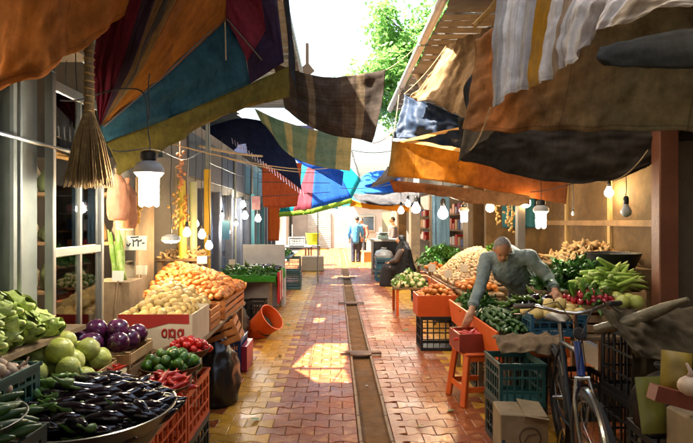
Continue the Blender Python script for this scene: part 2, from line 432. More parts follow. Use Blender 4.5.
# left building, first shop (open front with pillars, display window and tin roof over the lane)
LB = thing('shop_building', 'near left shop with grey pillars, display window and tin roof edge', 'building', (-3.0, 3, 0))
def part(mb, name, mat, parent=None, **k):
    if parent is not None:
        p = parent.location.copy()
        if parent.parent is not None: p += parent.parent.location
        mb.v = [q - p for q in mb.v]
    return mb.obj(name, mat, parent, **k)
part(MB().box((-3.9, 2.2, 2.1), (.12, 8.6, 4.2)), 'back_wall', m_plasd, LB, smooth=False)
part(MB().box((-2.85, 6.55, 1.2), (1.96, .12, 2.4)), 'partition_wall', m_plas, LB, smooth=False)
part(MB().box((-2.7, -2.2, 2.1), (2.2, .12, 4.2)), 'end_wall', m_plasd, LB, smooth=False)
part(MB().box((-2.95, 1.2, 2.98), (1.8, 6.4, .06)), 'ceiling', m_plasd, LB, smooth=False)
for y0, y1, x in ((2.36, 2.63, -1.72), (2.665, 2.9, -1.68)):
    part(MB().box((x - .06, (y0 + y1) / 2, 1.5), (.16, y1 - y0, 2.94), bev=.012), 'pillar', m_steel, LB)
part(MB().box((-1.79, .2, 1.5), (.15, 4.2, 2.94)), 'front_wall', m_plas, LB, smooth=False)
part(MB().tube([(-1.61, 2.648, 0.1), (-1.61, 2.648, 2.4)], .012), 'pipe', m_steel, LB)
part(MB().tube([(-1.6, 2.4, 2.02), (-1.6, 3.5, 2.02)], .011), 'pipe', m_alu, LB)
# tin roof: one sheet per 0.8 m; unseen gaps cut to throw the sun patches and light the parasol
holes = [(4.4, 4.95, -2.7, -2.25, -.3), (4.95, 6.05, -2.74, -2.24, .22), (7.45, 7.85, -2.85, -2.56, .3), (8.95, 9.3, -2.88, -2.66, .25), (10.4, 10.65, -2.75, -2.5, .2), (12.3, 14.6, -2.45, None, .1)]
def tin_roof(parent, ya, yb, x0, x1, z):
    y = ya
    cuts = sorted({ya, yb, *[h[0] for h in holes if ya < h[0] < yb], *[h[1] for h in holes if ya < h[1] < yb]})
    for a, b in zip(cuts, cuts[1:]):
        n = max(1, round((b - a) / .85)); st = (b - a) / n
        for i in range(n):
            p, q = a + i * st, a + (i + 1) * st - .002
            h = [h for h in holes if h[0] - 1e-6 <= p and q <= h[1] + 1e-6]
            pl = parent.location
            if h:
                h = h[0]
                corr_sheet(x0, h[2], p, q, z, .0, parent, h[4]).location = -pl
                if h[3] is not None: corr_sheet(h[3], x1, p, q, z, .0, parent, .06 * (1 if h[4] > 0 else -1)).location = -pl
            else:
                o = corr_sheet(x0, x1 + rnd.uniform(-.02, .02), p, q, z, .0, parent); o.location = -pl
tin_roof(LB, -6, 6.6, -4.0, -.62, 4.3)
# embossed tin fascia along the eave
fas = MB()
fas.box((-.6, 2.9, 4.2), (.02, 15.4, .2))
for i in range(52):
    y = 4.0 + i * .16
    fas.box((-.588, y, 4.2), (.012, .11, .11), rot=(R(45), 0, 0))
part(fas, 'fascia', M('embossed_tin', '#9c9890', '#77726a', 8, .5, metal=.4, rv=0), LB, smooth=False)
for y in (1.5, 3.2, 4.9): part(MB().bar((-3.9, y, 4.24), (-.64, y, 4.24), .06, .08), 'rafter', m_wood, LB, smooth=False)
part(MB().box((-1.02, -.17, 6.95), (.14, 11.66, 5.2)), 'upper_wall', m_plas, LB, smooth=False)  # added tall wall out of view, keeps direct sun off the right side
part(MB().box((-1.02, 8.14, 5.1), (.138, 4.94, 1.5)), 'added_parapet', m_plas, LB, smooth=False)  # added behind the roof edge to block sun from the right stalls
part(MB().box((-.53, 9.6, 4.42), (.05, .16, .9)), 'eave_post', m_wood, LB, smooth=False)
part(MB().bar((-.62, 9.3, 4.35), (-.5, 9.3, 4.2), .03, .3), 'eave_bracket', m_wood, LB, smooth=False)

# left building, second row of shops with blue shutters
LC = thing('shop_building', 'left row of shops with dark blue metal doors behind the hanging lamps', 'building', (-2.4, 11, 0))
part(MB().box((-2.1, 11.8, 2.54), (.2, 10.4, .9)), 'upper_wall', m_plas, LC, smooth=False)
part(MB().box((-4.2, 11.8, 2.1), (.12, 10.4, 4.2)), 'back_wall', m_plasd, LC, smooth=False)
part(MB().box((-3.1, 16.95, 2.1), (2.1, .12, 4.2)), 'end_wall', m_plas, LC, smooth=False)
m_ub = [M('fascia_board_%d' % i, c, None, 4, .6, rv=.1) for i, c in enumerate(('#39424f', '#4a4a52', '#2f3a48', '#514b46'))]
for i in range(9):
    part(MB().box((-1.985, 7.45 + i * 1.02, 2.52), (.03, .96, .62), bev=.01), 'fascia_board', m_ub[(i * 3) % 4], LC)
    if i % 2: part(MB().tube([(-1.94, 6.95 + i * 1.02, .1), (-1.94, 6.95 + i * 1.02, 2.9)], .025, 8), 'downpipe', m_steel, LC)
for i in range(11):
    y = 6.85 + i * 1.0
    part(MB().box((-2.03, y, 1.05), (.14, .16, 2.1), bev=.015), 'door_pillar', M('blue_grey_post', '#6d7485', '#525968', 4, .5, metal=.3, rv=.1), LC)
    if i < 10:
        d = part(MB().box((-2.1, y + .5, 1.03), (.04, .82, 2.04)), 'door', m_blue, LC, smooth=False)
        sl = MB()
        for k in range(2): sl.box((-2.075, y + .29 + k * .42, .55), (.012, .34, .8), bev=.003)
        for k in range(2): sl.box((-2.075, y + .29 + k * .42, 1.5), (.012, .34, .9), bev=.003)
        sl.v = [q - LC.location for q in sl.v]; sl.obj('door_panel', M('blue_glass', '#4d5f80', '#35435e', 3, .18, rv=.15, metal=.3), d, smooth=False)
part(MB().box((-1.02, 11.4, 5.1), (.14, 1.5, 1.5)), 'added_parapet', m_plas, LC, smooth=False)  # same added sun block, continued over the second row
tin_roof(LC, 6.602, 17.0, -4.3, -.62, 4.3)

# right building, first shop: tan rear wall, rails, timber post, overhanging plank eave with white gutter
RB = thing('shop_building', 'right shop with tan back wall and overhanging plank eave', 'building', (3.0, 4, 0))
part(MB().box((3.45, 2.9, 2.1), (.12, 11.8, 4.2)), 'back_wall', m_plast, RB, smooth=False)
part(MB().box((2.95, 8.75, 2.1), (.88, .12, 4.2)), 'partition_wall', m_plast, RB, smooth=False)
part(MB().box((3.37, 6.0, 1.58), (.04, 5.3, .07)), 'wall_rail', m_wood, RB, smooth=False)
for y in (5.2, 6.4, 7.6): part(MB().box((3.37, y, 1.25), (.035, .06, 2.4)), 'wall_post', M('tan_post', '#a08a62', '#7c683f', 4, .7), RB, smooth=False)
part(MB().box((2.72, 4.3, 1.25), (.16, .12, 2.5), bev=.008), 'timber_post', M('red_brown_timber', '#7b4a30', '#57311d', 3, .6, bump=.3, rv=0), RB)
part(MB().box((2.92, 4.36, 1.25), (.2, .1, 2.5)), 'timber_post', M('grey_brown_timber', '#5d5243', '#453b2e', 3, .7, bump=.3, rv=0), RB, smooth=False)
part(MB().box((3.25, 4.5, 1.75), (.5, .06, 1.5)), 'side_panel', M('green_grey_panel', '#6f7a6e', '#5b665b', 2, .6, rv=0), RB, smooth=False)
part(MB().box((3.2, 4.42, .55), (.5, .07, 1.05)), 'side_panel', M('dark_panel', '#34383f', '#23262c', 3, .5, rv=0), RB, smooth=False)
part(MB().box((3.05, 4.38, 1.12), (.5, .07, .05)), 'panel_rail', m_wood, RB, smooth=False)
part(MB().box((3.6, 10.8, 4.5), (3.4, 12.4, .08)), 'roof', m_tin, RB, smooth=False)
part(MB().box((3.9, -.8, 4.5), (2.8, 10.6, .08)), 'roof', m_tin, RB, smooth=False)
for i in range(33):                                   # soffit boards laid across the eave
    y = 4.7 + i * .225
    part(MB().box((1.95 + rnd.uniform(-.03, .02), y, 4.17 + rnd.uniform(-.012, .012)), (1.25, .2, .022), rot=(0, rnd.gauss(0, .008), rnd.gauss(0, .01))), 'plank', m_woodg, RB, smooth=False)
for x in (1.5, 2.3):
    part(MB().box((x, 8.3, 4.23), (.07, 7.4, .09)), 'eave_beam', m_wood, RB, smooth=False)
gut = MB(); gut.tube([(1.27, 4.5, 4.24), (1.27, 5.5, 4.245), (1.27, 6.5, 4.24), (1.265, 12.2, 4.23)], .062, 10)
gu = part(gut, 'gutter', M('white_pipe', '#c9c6bf', '#a39f95', 5, .45, rv=0), RB)
part(MB().tube([(1.33, 9.1, 4.24), (1.42, 9.1, 4.17), (1.5, 9.1, 3.98), (1.52, 9.1, 3.9), (1.6, 9.1, 3.86)], .055, 10), 'pipe_elbow', M('white_pipe', ''), RB)
for y in (5.2, 7.6, 10.1): part(MB().box((1.27, y, 4.24), (.15, .03, .15)), 'gutter_strap', m_steel, RB, smooth=False)

# right building, far row: tan piers and open shops
RC = thing('shop_building', 'far right row of shops with tan piers and stocked shelves', 'building', (2.8, 15, 0))
part(MB().box((4.0, 15.5, 2.1), (.12, 13.4, 4.2)), 'back_wall', m_plast, RC, smooth=False)
part(MB().box((2.5, 15.7, 3.3), (.2, 13.2, 1.9)), 'upper_wall', m_plas, RC, smooth=False)
part(MB().box((3.2, 22.3, 2.1), (1.6, .12, 4.2)), 'end_wall', m_white, RC, smooth=False)
for y in (9.2, 12.6, 16.2, 19.4): part(MB().box((2.45, y, 1.2), (.3, .42, 2.38), bev=.01), 'pier', m_plast, RC)
for y in (14.4, 17.8, 20.8):
    for z in (.9, 1.35, 1.8): part(MB().box((3.6, y, z), (.45, 2.4, .04)), 'shelf', m_wood, RC, smooth=False)

# far end of the lane: pale houses in full sun
def far_house(name, label, x0, x1, y, h, mat, wins, shutter=None, group=None):
    t = thing(name, label, 'building', ((x0 + x1) / 2, y, 0), 0, group)
    part(MB().box(((x0 + x1) / 2, y + 2.0, h / 2), (x1 - x0, 4, h)), 'wall', mat, t, smooth=False)
    part(MB().box(((x0 + x1) / 2, y + 1.9, h + .06), (x1 - x0 + .3, 4.3, .14)), 'roof', m_tin, t, smooth=False)
    for (wx, wz, ww, wh) in wins:
        f = part(MB().box((wx, y - .03, wz), (ww + .12, .08, wh + .12)), 'window', m_alu, t, smooth=False)
        part(MB().box((wx, y - .075, wz), (ww, .02, wh)), 'pane', M('far_glass', '#3a444c', '#2b3339', 3, .1, rv=.1), f, smooth=False)
    if shutter:
        x, ww, hh = shutter
        s = MB()
        for k in range(int(hh / .12)): s.box((x, y - .04, .07 + k * .12), (ww, .06, .1), bev=.02)
        part(s, 'roller_shutter', M('pale_shutter', '#c2bfb6', '#a5a198', 4, .5, metal=.3), t)
    return t
far_house('house', 'plain unseen house added behind the camera to block light', -6, 6, -14, 4.5, m_plas, [(-1, 1.6, .9, 1.0)])  # added out of view to close off light from the rear
far_house('house', 'white house with ribbed shutter at the far end of the lane', -2.6, 1.3, 31, 4.4, m_white, [(-.2, 3.4, .9, .9), (.9, 3.4, .6, .9)], (-1.0, 1.4, 2.2))
far_house('house', 'small white kiosk with a counter window at the far end', .9, 2.4, 27, 2.7, m_white, [(1.5, 1.5, .9, .7)])
far_house('house', 'low cream house at the far end behind the man in blue', 1.4, 7, 33, 3.6, M('cream_wall', '#a39474', '#8a7b5c', 2, .8, rv=0), [(2.2, 1.7, .8, .9), (4, 1.7, .9, .9)])
far_house('house', 'pale house beyond the striped parasol at the left end', -9, -2.8, 29, 4.0, M('pale_wall', '#c4bba8', '#aaa08c', 2, .8, rv=0), [(-3.6, 1.6, .8, 1.0), (-5, 1.6, .8, 1.0)])

# ================================================================ AWNINGS AND TARPS
m_rope = M('rope', '#a8926a', '#7d6844', 20, .8, bump=.3, bscale=200)
m_pole = M('awning_pole', '#5b4a38', '#40342a', 8, .6)
def one(c, **k): return [(0, c), (1, c)]
# near left: orange-brown tarp corner
sheet('tarp_awning', [Ws([(-120, -90, 2.0), (-60, -120, 2.1), (0, -150, 2.2), (70, -170, 2.4), (140, -150, 2.7), (190, -120, 2.9)]),
      Ws([(-60, 20, 2.2), (0, -20, 2.3), (45, -50, 2.45), (95, -60, 2.6), (140, -75, 2.8), (185, -70, 3.0)]),
      Ws([(-40, 118, 2.45), (0, 94, 2.5), (45, 71, 2.65), (90, 41, 2.85), (140, 2, 3.05), (180, -30, 3.2)])],
      cloth('leather_tarp', [(0, '#cc7e36'), (1, '#d08840')], dirt='#5a2f12', dirt_amt=.6, transl=.45, dscale=2.6, rough=.75, crumple=.4), 90, 48, .07, 3, .006, 3, hem=.03,
      label='orange brown creased tarp sagging into the top left corner above the broom', cat='awning')
sheet('tarp_awning', [Ws([(-300, -330, 1.3), (-100, -330, 1.5), (60, -300, 1.9), (200, -260, 2.3)]), Ws([(-120, -95, 2.02), (-60, -125, 2.12), (60, -172, 2.42), (190, -122, 2.95)])],
      MATS['leather_tarp'], 20, 10, .03, 2, .006, 4, label='rear half of the orange brown tarp overhead, out of the lane', cat='awning') if False else None

# patchwork canopy of the left stall: a panel of its own for each colour
UM = thing('patchwork_canopy', 'red, orange, teal and purple patchwork canopy over the left stall', 'awning', W(226, 20, 4.4))
A, A2, H = (100, 126, 3.4), (106, 142, 3.45), (226, 20, 4.4)
def up(panel, mat, rows, seed, amp=.03, nu=26, nv=22): return sheet('canopy_panel', [Ws(r) for r in rows], mat, nu, nv, amp * 1.9, 3.4, .004, seed, pin=True, lin=True, parent=UM, label=panel)
cl = lambda nm, c, t=.4, d='#2a1410', da=.55: cloth(nm, [(0, c), (1, c)], dirt=d, dirt_amt=da, transl=t, dscale=3.0, rough=.8)
up('dark red canopy panel', cl('canopy_red', '#7a1e2e', .3), [[A, A, A], [(92, 70, 3.3), (108, 62, 3.2), (122, 65, 3.15)], [(100, 10, 3.0), (122, -8, 2.95), (146, -14, 2.9)], [(105, -60, 2.7), (135, -70, 2.7), (168, -70, 2.7)]], 1)
up('dark purple canopy panel', cl('canopy_purple', '#33202e', .25), [[A, A], [(122, 65, 3.15), (132, 66, 3.25)], [(146, -14, 2.9), (160, -14, 3.0)], [(168, -70, 2.7), (185, -70, 2.8)]], 2, .01)
up('tan and grey striped canopy panel', cloth('canopy_tan', [(0, '#7a5a34'), (.35, '#565148'), (.6, '#8a6a3a')], dirt='#2a1a10', transl=.28), [[A, A], [(132, 66, 3.25), (144, 66, 3.4)], [(160, -14, 3.0), (182, -12, 3.2)], [(185, -70, 2.8), (212, -70, 3.1)]], 3, .015)
up('orange canopy panel', cl('canopy_orange', '#a8661e', .4, '#5a3010'), [[A, A, A], [(144, 66, 3.4), (152, 72, 3.6), (163, 78, 3.9)], [(182, -12, 3.2), (205, 4, 3.8), H], [(212, -70, 3.1), (222, -50, 3.6), (226, 0, 4.3)]], 4, .03)
up('teal blue canopy panel', cl('canopy_teal', '#2a4e58', .25, '#0c1c26'), [[A, (163, 78, 3.9), H], [(103, 134, 3.42), (178, 92, 4.05), (244, 48, 4.55)], [A2, (170, 118, 4.0), (250, 84, 4.6)]], 5, .03, 24, 12)
up('magenta red canopy panel', cl('canopy_magenta', '#76283a', .3), [[H, (222, -30, 4.1), (216, -70, 3.6)], [(236, 40, 4.5), (240, -15, 4.25), (236, -70, 3.7)], [(247, 62, 4.58), (266, 30, 4.55), (250, -70, 3.8)]], 6, .02)
up('dark violet canopy panel', cl('canopy_violet', '#302240', .22), [[(247, 62, 4.58), (266, 30, 4.55), (250, -70, 3.8)], [(250, 84, 4.6), (284, 62, 4.75), (276, -10, 4.5)]], 7, .02)
sheet('canopy_hem', [Ws([A2, (170, 118, 4.0), (250, 84, 4.6), (289, 66, 4.8)]), Ws([(112, 160, 3.48), (172, 133, 4.0), (242, 102, 4.58), (289, 82, 4.8)]), Ws([(118, 176, 3.5), (172, 145, 4.02), (234, 112, 4.56), (290, 97, 4.8)])],
      cl('canopy_olive', '#6d5e24', .25, '#3a3212'), 40, 8, .035, 3, .004, 8, folds=(7, .012), parent=UM, label='olive hanging hem of the canopy')
sheet('canopy_hem', [Ws([(289, 66, 4.8), (287, 30, 4.8), (280, -20, 4.6), (270, -70, 4.3)]), Ws([(296, 92, 4.85), (293, 40, 4.85), (286, -20, 4.65), (276, -70, 4.35)])], cl('canopy_edge', '#3a3c3e', .2), 20, 3, .012, 3, .006, 9, parent=UM, label='grey edge binding of the canopy')
def rod(a, b, r=.008, name='rod', mat=None, parent=UM):
    return part(MB().tube([W(*a), W(*b)], r, 6), name, mat or m_pole, parent)
rod((224, 18, 4.35), (163, 76, 3.86)); rod((224, 18, 4.35), (190, -20, 3.6)); rod((227, 19, 4.36), (262, 60, 4.6), .007); rod((163, 76, 3.86), (104, 126, 3.38))
part(MB().tube([W(225, 22, 4.34), W(226, 60, 4.3)], .006, 6), 'pull_cord', m_rope, UM)

# tarp slung across the lane, dark woven with faded marks, and the plaid strip beneath it
sheet('hanging_tarp', [Ws([(272, 62, 8.2), (300, 72, 8.1), (330, 77, 8.0), (360, 74, 7.9), (386, 70, 7.8)]), Ws([(280, 90, 8.2), (305, 103, 8.1), (332, 108, 8.0), (360, 108, 7.9), (382, 104, 7.8)]),
      Ws([(286, 109, 8.2), (305, 124, 8.1), (332, 135, 8.0), (358, 139, 7.9), (373, 143, 7.8)])],
      cloth('dark_weave', [(0, '#5a4a3c'), (.18, '#453a32'), (.3, '#75644e'), (.36, '#463a32'), (.6, '#5a4a3c'), (.72, '#7d6a52'), (.8, '#483c34')], cross=([(0, '#c8c0b0'), (.4, '#8a8274'), (.5, '#e0d8c8'), (.8, '#9a9284')], 9), dirt='#1c1815', dirt_amt=.5, transl=.3, dscale=4), 60, 28, .06, 2.6, .005, 11, folds=(2.5, .025),
      label='dark brown woven tarp with faded marks hung across the lane', cat='tarp')
sheet('hanging_tarp', [Ws([(254, 108, 8.9), (280, 120, 8.85), (315, 130, 8.8), (352, 134, 8.7)]), Ws([(262, 122, 8.9), (284, 142, 8.85), (312, 152, 8.8), (351, 155, 8.7)]), Ws([(268, 128, 8.9), (286, 152, 8.85), (312, 165, 8.8), (350, 171, 8.7)])],
      cloth('plaid_green', [(0, '#8f9a78'), (.12, '#c4bd92'), (.2, '#7f9a86'), (.38, '#c9b98c'), (.46, '#8a9f88'), (.62, '#b9a574'), (.7, '#7c9488'), (.86, '#c0b388')], cross=([(0, '#d8d2b0'), (.5, '#9db0a0'), (.8, '#c8c29c')], 3), dirt='#5c5a40', transl=.6, dirt_amt=.2), 30, 10, .03, 2.4, .004, 12, folds=(4, .012),
      label='pale green and yellow plaid cloth strip below the dark tarp', cat='tarp')

# left, dark blue awning with a fringed edge, orange drop cloth, striped far parasol
BA = sheet('blue_awning', [Ws([(205, 128, 11.2), (245, 118, 11.2), (285, 128, 11.2)]), Ws([(205, 150, 10.9), (250, 140, 10.9), (296, 162, 10.8)]), Ws([(200, 150, 10.6), (255, 158, 10.6), (302, 190, 10.5)])],
      cl('navy_cloth', '#1d2440', .25, '#0c1020'), 24, 10, .03, 2, .005, 13, label='dark navy awning with a white fringed edge on the left shops', cat='awning')
fr = MB()
for i in range(26):
    p = W(232, 139, 10.55).lerp(W(303, 192, 10.48), i / 25); q = p + Vector((.02, -.005, -.1)); fr.bar(p + Vector((0, -.02, .02)), q, .018, .006)
part(fr, 'fringe', M('fringe_white', '#c9bccb', '#9d8fa8', 9, .8), BA, kind='stuff', smooth=False)
sheet('drop_cloth', [Ws([(262, 163, 12.0), (282, 163, 12.2), (302, 163, 12.4)]), Ws([(262, 185, 12.0), (282, 186, 12.2), (300, 186, 12.4)]), Ws([(263, 207, 12.0), (281, 208, 12.2), (297, 206, 12.4)])],
      cl('rust_cloth', '#b4542c', .5, '#6a2c18', .3), 14, 10, .02, 2, .004, 14, label='rust orange drop cloth hanging left of the striped parasol', cat='awning')
rp = MB()
for py in (172, 182, 197): rp.tube([W(258, py, 11.6), W(330, py + (1 if py < 190 else -5), 12.0)], .008, 5)
part(rp, 'line', m_blk, None, label='dark ropes stretched in front of the rust drop cloth', cat='rope', kind='stuff')
PS = thing('parasol', 'turquoise, blue and pink striped parasol far down the left side', 'parasol', W(322, 178, 14.0))
pc = [('#1f9fb0', 'pturq'), ('#a84a58', 'ppink'), ('#23a5b4', 'pturq2'), ('#2a63c4', 'pblue'), ('#3fb6bd', 'pturq3'), ('#e0e0d8', 'pwhite')]
apex = (318, 142, 14.0); rim = [(279, 212, 13.2), (293, 211, 12.9), (311, 209, 12.8), (352, 198, 13.2), (361, 180, 13.8), (352, 150, 14.8), (300, 160, 14.8), (276, 196, 14.0), (281, 212, 13.2)]
for i in range(8):
    c, nm = pc[[0, 1, 3, 2, 5, 3, 3, 4][i]]; a, b = rim[i], rim[i+1]
    mid = lambda p: tuple(.5 * (x + y) for x, y in zip(apex, p))
    ma, mb_ = mid(a), mid(b)
    sheet('parasol_panel', [Ws([apex, apex]), Ws([(ma[0], ma[1] - 4, ma[2]), (mb_[0], mb_[1] - 4, mb_[2])]), Ws([a, b])], cl(nm, c, .55, '#203040', .12), 10, 8, .02, 2, .004, 20 + i, parent=PS)
    if i < 3:
        lo = lambda p: (p[0], p[1] + 5, p[2])
        sheet('parasol_valance', [Ws([a, b]), Ws([lo(a), lo(b)])], cl('pgreen', '#8cb03c', .5, '#203010', .1), 8, 2, .01, 3, .003, 30 + i, parent=PS)
for i in range(8): part(MB().tube([W(*apex) - Vector((0, 0, .04)), W(*rim[i]) - Vector((0, 0, .02))], .009, 5), 'rib', m_alu, PS)
part(MB().tube([(W(*apex).x, 14.0, 0), W(*apex)], .022, 8), 'pole', m_alu, PS)

# ---- right side
# big grey-white cloth with a gold stripe flung over the front awning
gs = [(0, '#b4b4b6'), (.1, '#e2e2e6'), (.2, '#c0c0c4'), (.27, '#b8861e'), (.36, '#dedde0'), (.44, '#a08c78'), (.5, '#e4e2e4'), (.62, '#b0a8a4'), (.7, '#e2e0e2'), (.8, '#b7aa97'), (.9, '#c4b9a8')]
sheet('draped_cloth', [Ws([(500, -80, 3.6), (540, -90, 3.4), (580, -90, 3.2), (630, -90, 3.0), (700, -90, 2.7), (780, -90, 2.4)]), Ws([(497, 0, 3.7), (528, -10, 3.5), (562, -15, 3.3), (605, -25, 3.05), (665, -35, 2.8), (760, -40, 2.5)]),
      Ws([(493, 60, 3.75), (520, 52, 3.6), (548, 42, 3.4), (580, 22, 3.15), (630, 2, 2.9), (740, -12, 2.55)]), Ws([(490, 108, 3.8), (516, 92, 3.65), (546, 82, 3.45), (576, 58, 3.2), (612, 24, 2.98), (710, 6, 2.62)])],
      cloth('gold_striped', gs, dirt='#7c746a', dirt_amt=.3, transl=.3, rough=.5, weave=.15, spec=.3), 150, 44, .045, 3.2, .003, 15, folds=(12, .02), hem=.07,
      label='shiny grey white cloth with a gold stripe draped over the right awning', cat='tarp')
# brown awning underside behind it
sheet('tarp_awning', [Ws([(478, 40, 4.6), (540, -10, 4.0), (610, -40, 3.5), (760, -60, 2.9)]), Ws([(470, 95, 4.5), (540, 60, 4.2), (620, 40, 3.8), (780, 20, 3.2)]), Ws([(462, 130, 4.4), (520, 132, 4.3), (610, 130, 4.0), (760, 140, 3.6)])],
      cloth('brown_tarp', [(0, '#9a6c40'), (.22, '#bb7236'), (.4, '#967046'), (.7, '#857858'), (1, '#706a52')], dirt='#38291a', dirt_amt=.7, transl=.35, dscale=2.4, interp='LINEAR', crumple=.35), 90, 44, .08, 2.6, .006, 16, hem=.04,
      label='dirty brown stained awning sheet over the right stall at the top right', cat='awning')
sheet('tarp_awning', [Ws([(600, 48, 3.4), (650, 36, 3.2), (760, 20, 2.9)]), Ws([(596, 58, 3.3), (650, 52, 3.1), (770, 40, 2.8)]), Ws([(604, 66, 3.25), (655, 68, 3.05), (780, 66, 2.75)])],
      cl('olive_dark', '#2e2e28', .1, '#1a1914'), 20, 8, .03, 2, .006, 17, label='dark olive folded tarp edge under the draped cloth', cat='awning')
# black tarp beneath
sheet('tarp_awning', [Ws([(458, 118, 4.9), (520, 118, 4.7), (600, 120, 4.5), (690, 126, 4.3)]), Ws([(460, 145, 4.85), (520, 146, 4.7), (600, 148, 4.5), (690, 146, 4.3)]), Ws([(460, 160, 4.8), (500, 170, 4.7), (545, 181, 4.6), (612, 181, 4.5), (650, 164, 4.4)])],
      cloth('black_tarp', [(0, '#423c36'), (1, '#38383a')], dirt='#1c1a18', dirt_amt=.5, transl=.12, rough=.9, spec=.06, crumple=.4, dscale=3), 80, 30, .05, 3, .005, 18, hem=.04, label='black tarp hanging under the brown awning on the right', cat='awning')
# tan tarp thrown over the eave, black folded tarp beside it
sheet('draped_tarp', [Ws([(446, 46, 6.7), (470, 36, 6.5), (494, 24, 6.2)]), Ws([(428, 74, 6.6), (462, 66, 6.4), (500, 54, 6.1)]), Ws([(410, 98, 6.5), (446, 108, 6.3), (470, 124, 6.0)])],
      cloth('tan_tarp', [(0, '#a98a62'), (1, '#b49468')], dirt='#5f4c34', dirt_amt=.55, transl=.3, dscale=3, crumple=.35), 60, 40, .08, 2.8, .005, 19, folds=(2.5, .03), label='tan canvas tarp draped below the plank eave', cat='tarp')
sheet('draped_tarp', [Ws([(496, 55, 4.9), (488, 62, 4.9), (478, 66, 4.95)]), Ws([(494, 80, 4.85), (480, 85, 4.9), (464, 88, 4.95)]), Ws([(490, 104, 4.8), (476, 114, 4.85), (466, 108, 4.9)])],
      cloth('black_fold', [(0, '#302e2e'), (1, '#2a2a2c')], dirt='#161514', transl=.06, rough=.8, spec=.1), 16, 14, .06, 2.5, .005, 21, folds=(1.5, .04), label='black folded tarp end beside the tan canvas', cat='tarp')
part(MB().tube([W(497, 52, 4.8), W(489, 75, 4.78), W(478, 104, 4.75)], .008, 5), 'tie_rope', m_rope, None, label='pale rope running down the black folded tarp', cat='rope')
part(MB().tube([W(505, -10, 5.0), W(490, 10, 5.1), W(478, 22, 5.2), W(474, 26, 5.2)], .03, 7), 'tie_rope', M('straw_rope', '#b08a4a', '#7c5c2a', 20, .9, bump=.5), None, label='thick twisted straw rope under the eave beside the draped cloth', cat='rope')
# grey-tan corner flap in front of the navy tarp
sheet('draped_tarp', [Ws([(466, 112, 4.75), (484, 108, 4.7), (500, 110, 4.6)]), Ws([(463, 135, 4.75), (480, 130, 4.7), (498, 128, 4.6)]), Ws([(458, 162, 4.7), (470, 152, 4.7), (490, 134, 4.6)])],
      cl('grey_flap', '#6f6656', .25, '#3a342a', .4), 14, 12, .03, 2, .005, 22, label='grey corner flap hanging beside the navy tarp', cat='tarp')
# navy tarp and orange awning over the lane
sheet('tarp_awning', [Ws([(404, 94, 6.9), (436, 106, 6.5), (472, 122, 6.2)]), Ws([(399, 118, 6.75), (434, 124, 6.45), (470, 136, 6.2)]), Ws([(393, 138, 6.7), (432, 143, 6.5), (470, 152, 6.3)])],
      cloth('navy_tarp', [(0, '#5a6675'), (.06, '#27374e'), (1, '#1f2c40')], dirt='#121a26', transl=.1, rough=.6, spec=.2, weave=.1, interp='LINEAR'), 50, 28, .08, 2.6, .005, 23, label='shiny navy blue tarp above the orange awning', cat='awning')
sheet('tarp_awning', [Ws([(392, 141, 6.6), (430, 146, 6.5), (480, 156, 6.35), (520, 160, 6.2), (570, 165, 6.0)]), Ws([(390, 160, 6.6), (430, 163, 6.5), (480, 170, 6.35), (520, 178, 6.2), (568, 184, 6.0)]), Ws([(387, 176, 6.6), (430, 180, 6.5), (480, 188, 6.35), (520, 196, 6.2), (566, 204, 6.0)])],
      cloth('amber_tarp', [(0, '#8a7a4a'), (.08, '#a8762e'), (.2, '#d08a22'), (.42, '#b87422'), (.52, '#8c5024'), (.75, '#7d4a28'), (1, '#704428')], dirt='#5a3416', dirt_amt=.75, transl=.6, dscale=3.2, interp='LINEAR'), 50, 12, .025, 2.4, .004, 24,
      label='amber orange awning front glowing above the right stalls', cat='awning')
sheet('awning_valance', [Ws([(389, 180, 6.4), (430, 184, 6.3), (480, 190, 6.15), (530, 196, 6.0)]), Ws([(394, 192, 6.4), (430, 194, 6.3), (478, 204, 6.1), (530, 206, 5.95)])],
      cloth('brown_valance', [(0, '#a85c28'), (.4, '#8a5a34'), (1, '#6d5236')], dirt='#4a3018', dirt_amt=.5, transl=.4, interp='LINEAR'), 36, 6, .03, 3, .004, 25, folds=(6, .01), hem=.05, label='ragged brown valance hanging below the amber awning', cat='awning')
# roofs of the awnings (slope back from the front edge to the shop wall)
def roofcloth(a, b, c, d, mat, seed, label, amp=.05):
    return sheet('awning_roof', [[Vector(a), Vector(b)], [Vector(a).lerp(Vector(d), .5) - Vector((0, 0, .06)), Vector(b).lerp(Vector(c), .5) - Vector((0, 0, .06))], [Vector(d), Vector(c)]], mat, 22, 16, amp, 2.2, .005, seed, label=label, cat='awning')
roofcloth((3.35, 3.7, 3.3), (3.35, 8.6, 3.3), (.85, 8.6, 2.62), (.62, 6.7, 2.62), MATS['amber_tarp'], 40, 'sloping top sheet of the amber awning seen from below') if False else None
roofcloth((3.35, 5.0, 3.2), (3.35, 9.2, 3.2), (.95, 9.2, 2.58), (.72, 6.62, 2.6), cl('amber_top', '#dcae6a', .65, '#8a6030', .3), 40, 'brown cloth roof sloping from the right wall to the amber awning')
roofcloth((3.35, -3, 3.35), (3.35, 4.9, 3.85), (2.1, 4.9, 3.9), (2.1, -3, 3.3), cl('brown_top', '#7a5836', .3, '#3a2818'), 41, 'unseen brown cloth roof shading the nearest right stall')  # kept above the frame, lane edge set back for sky light on the drape
roofcloth((-3.8, 3.0, 2.9), (-3.8, 6.2, 2.9), (-1.9, 4.9, 2.9), (-1.55, 3.2, 2.5), MATS['canopy_olive'], 42, 'olive cloth roof behind the patchwork canopy') if False else None
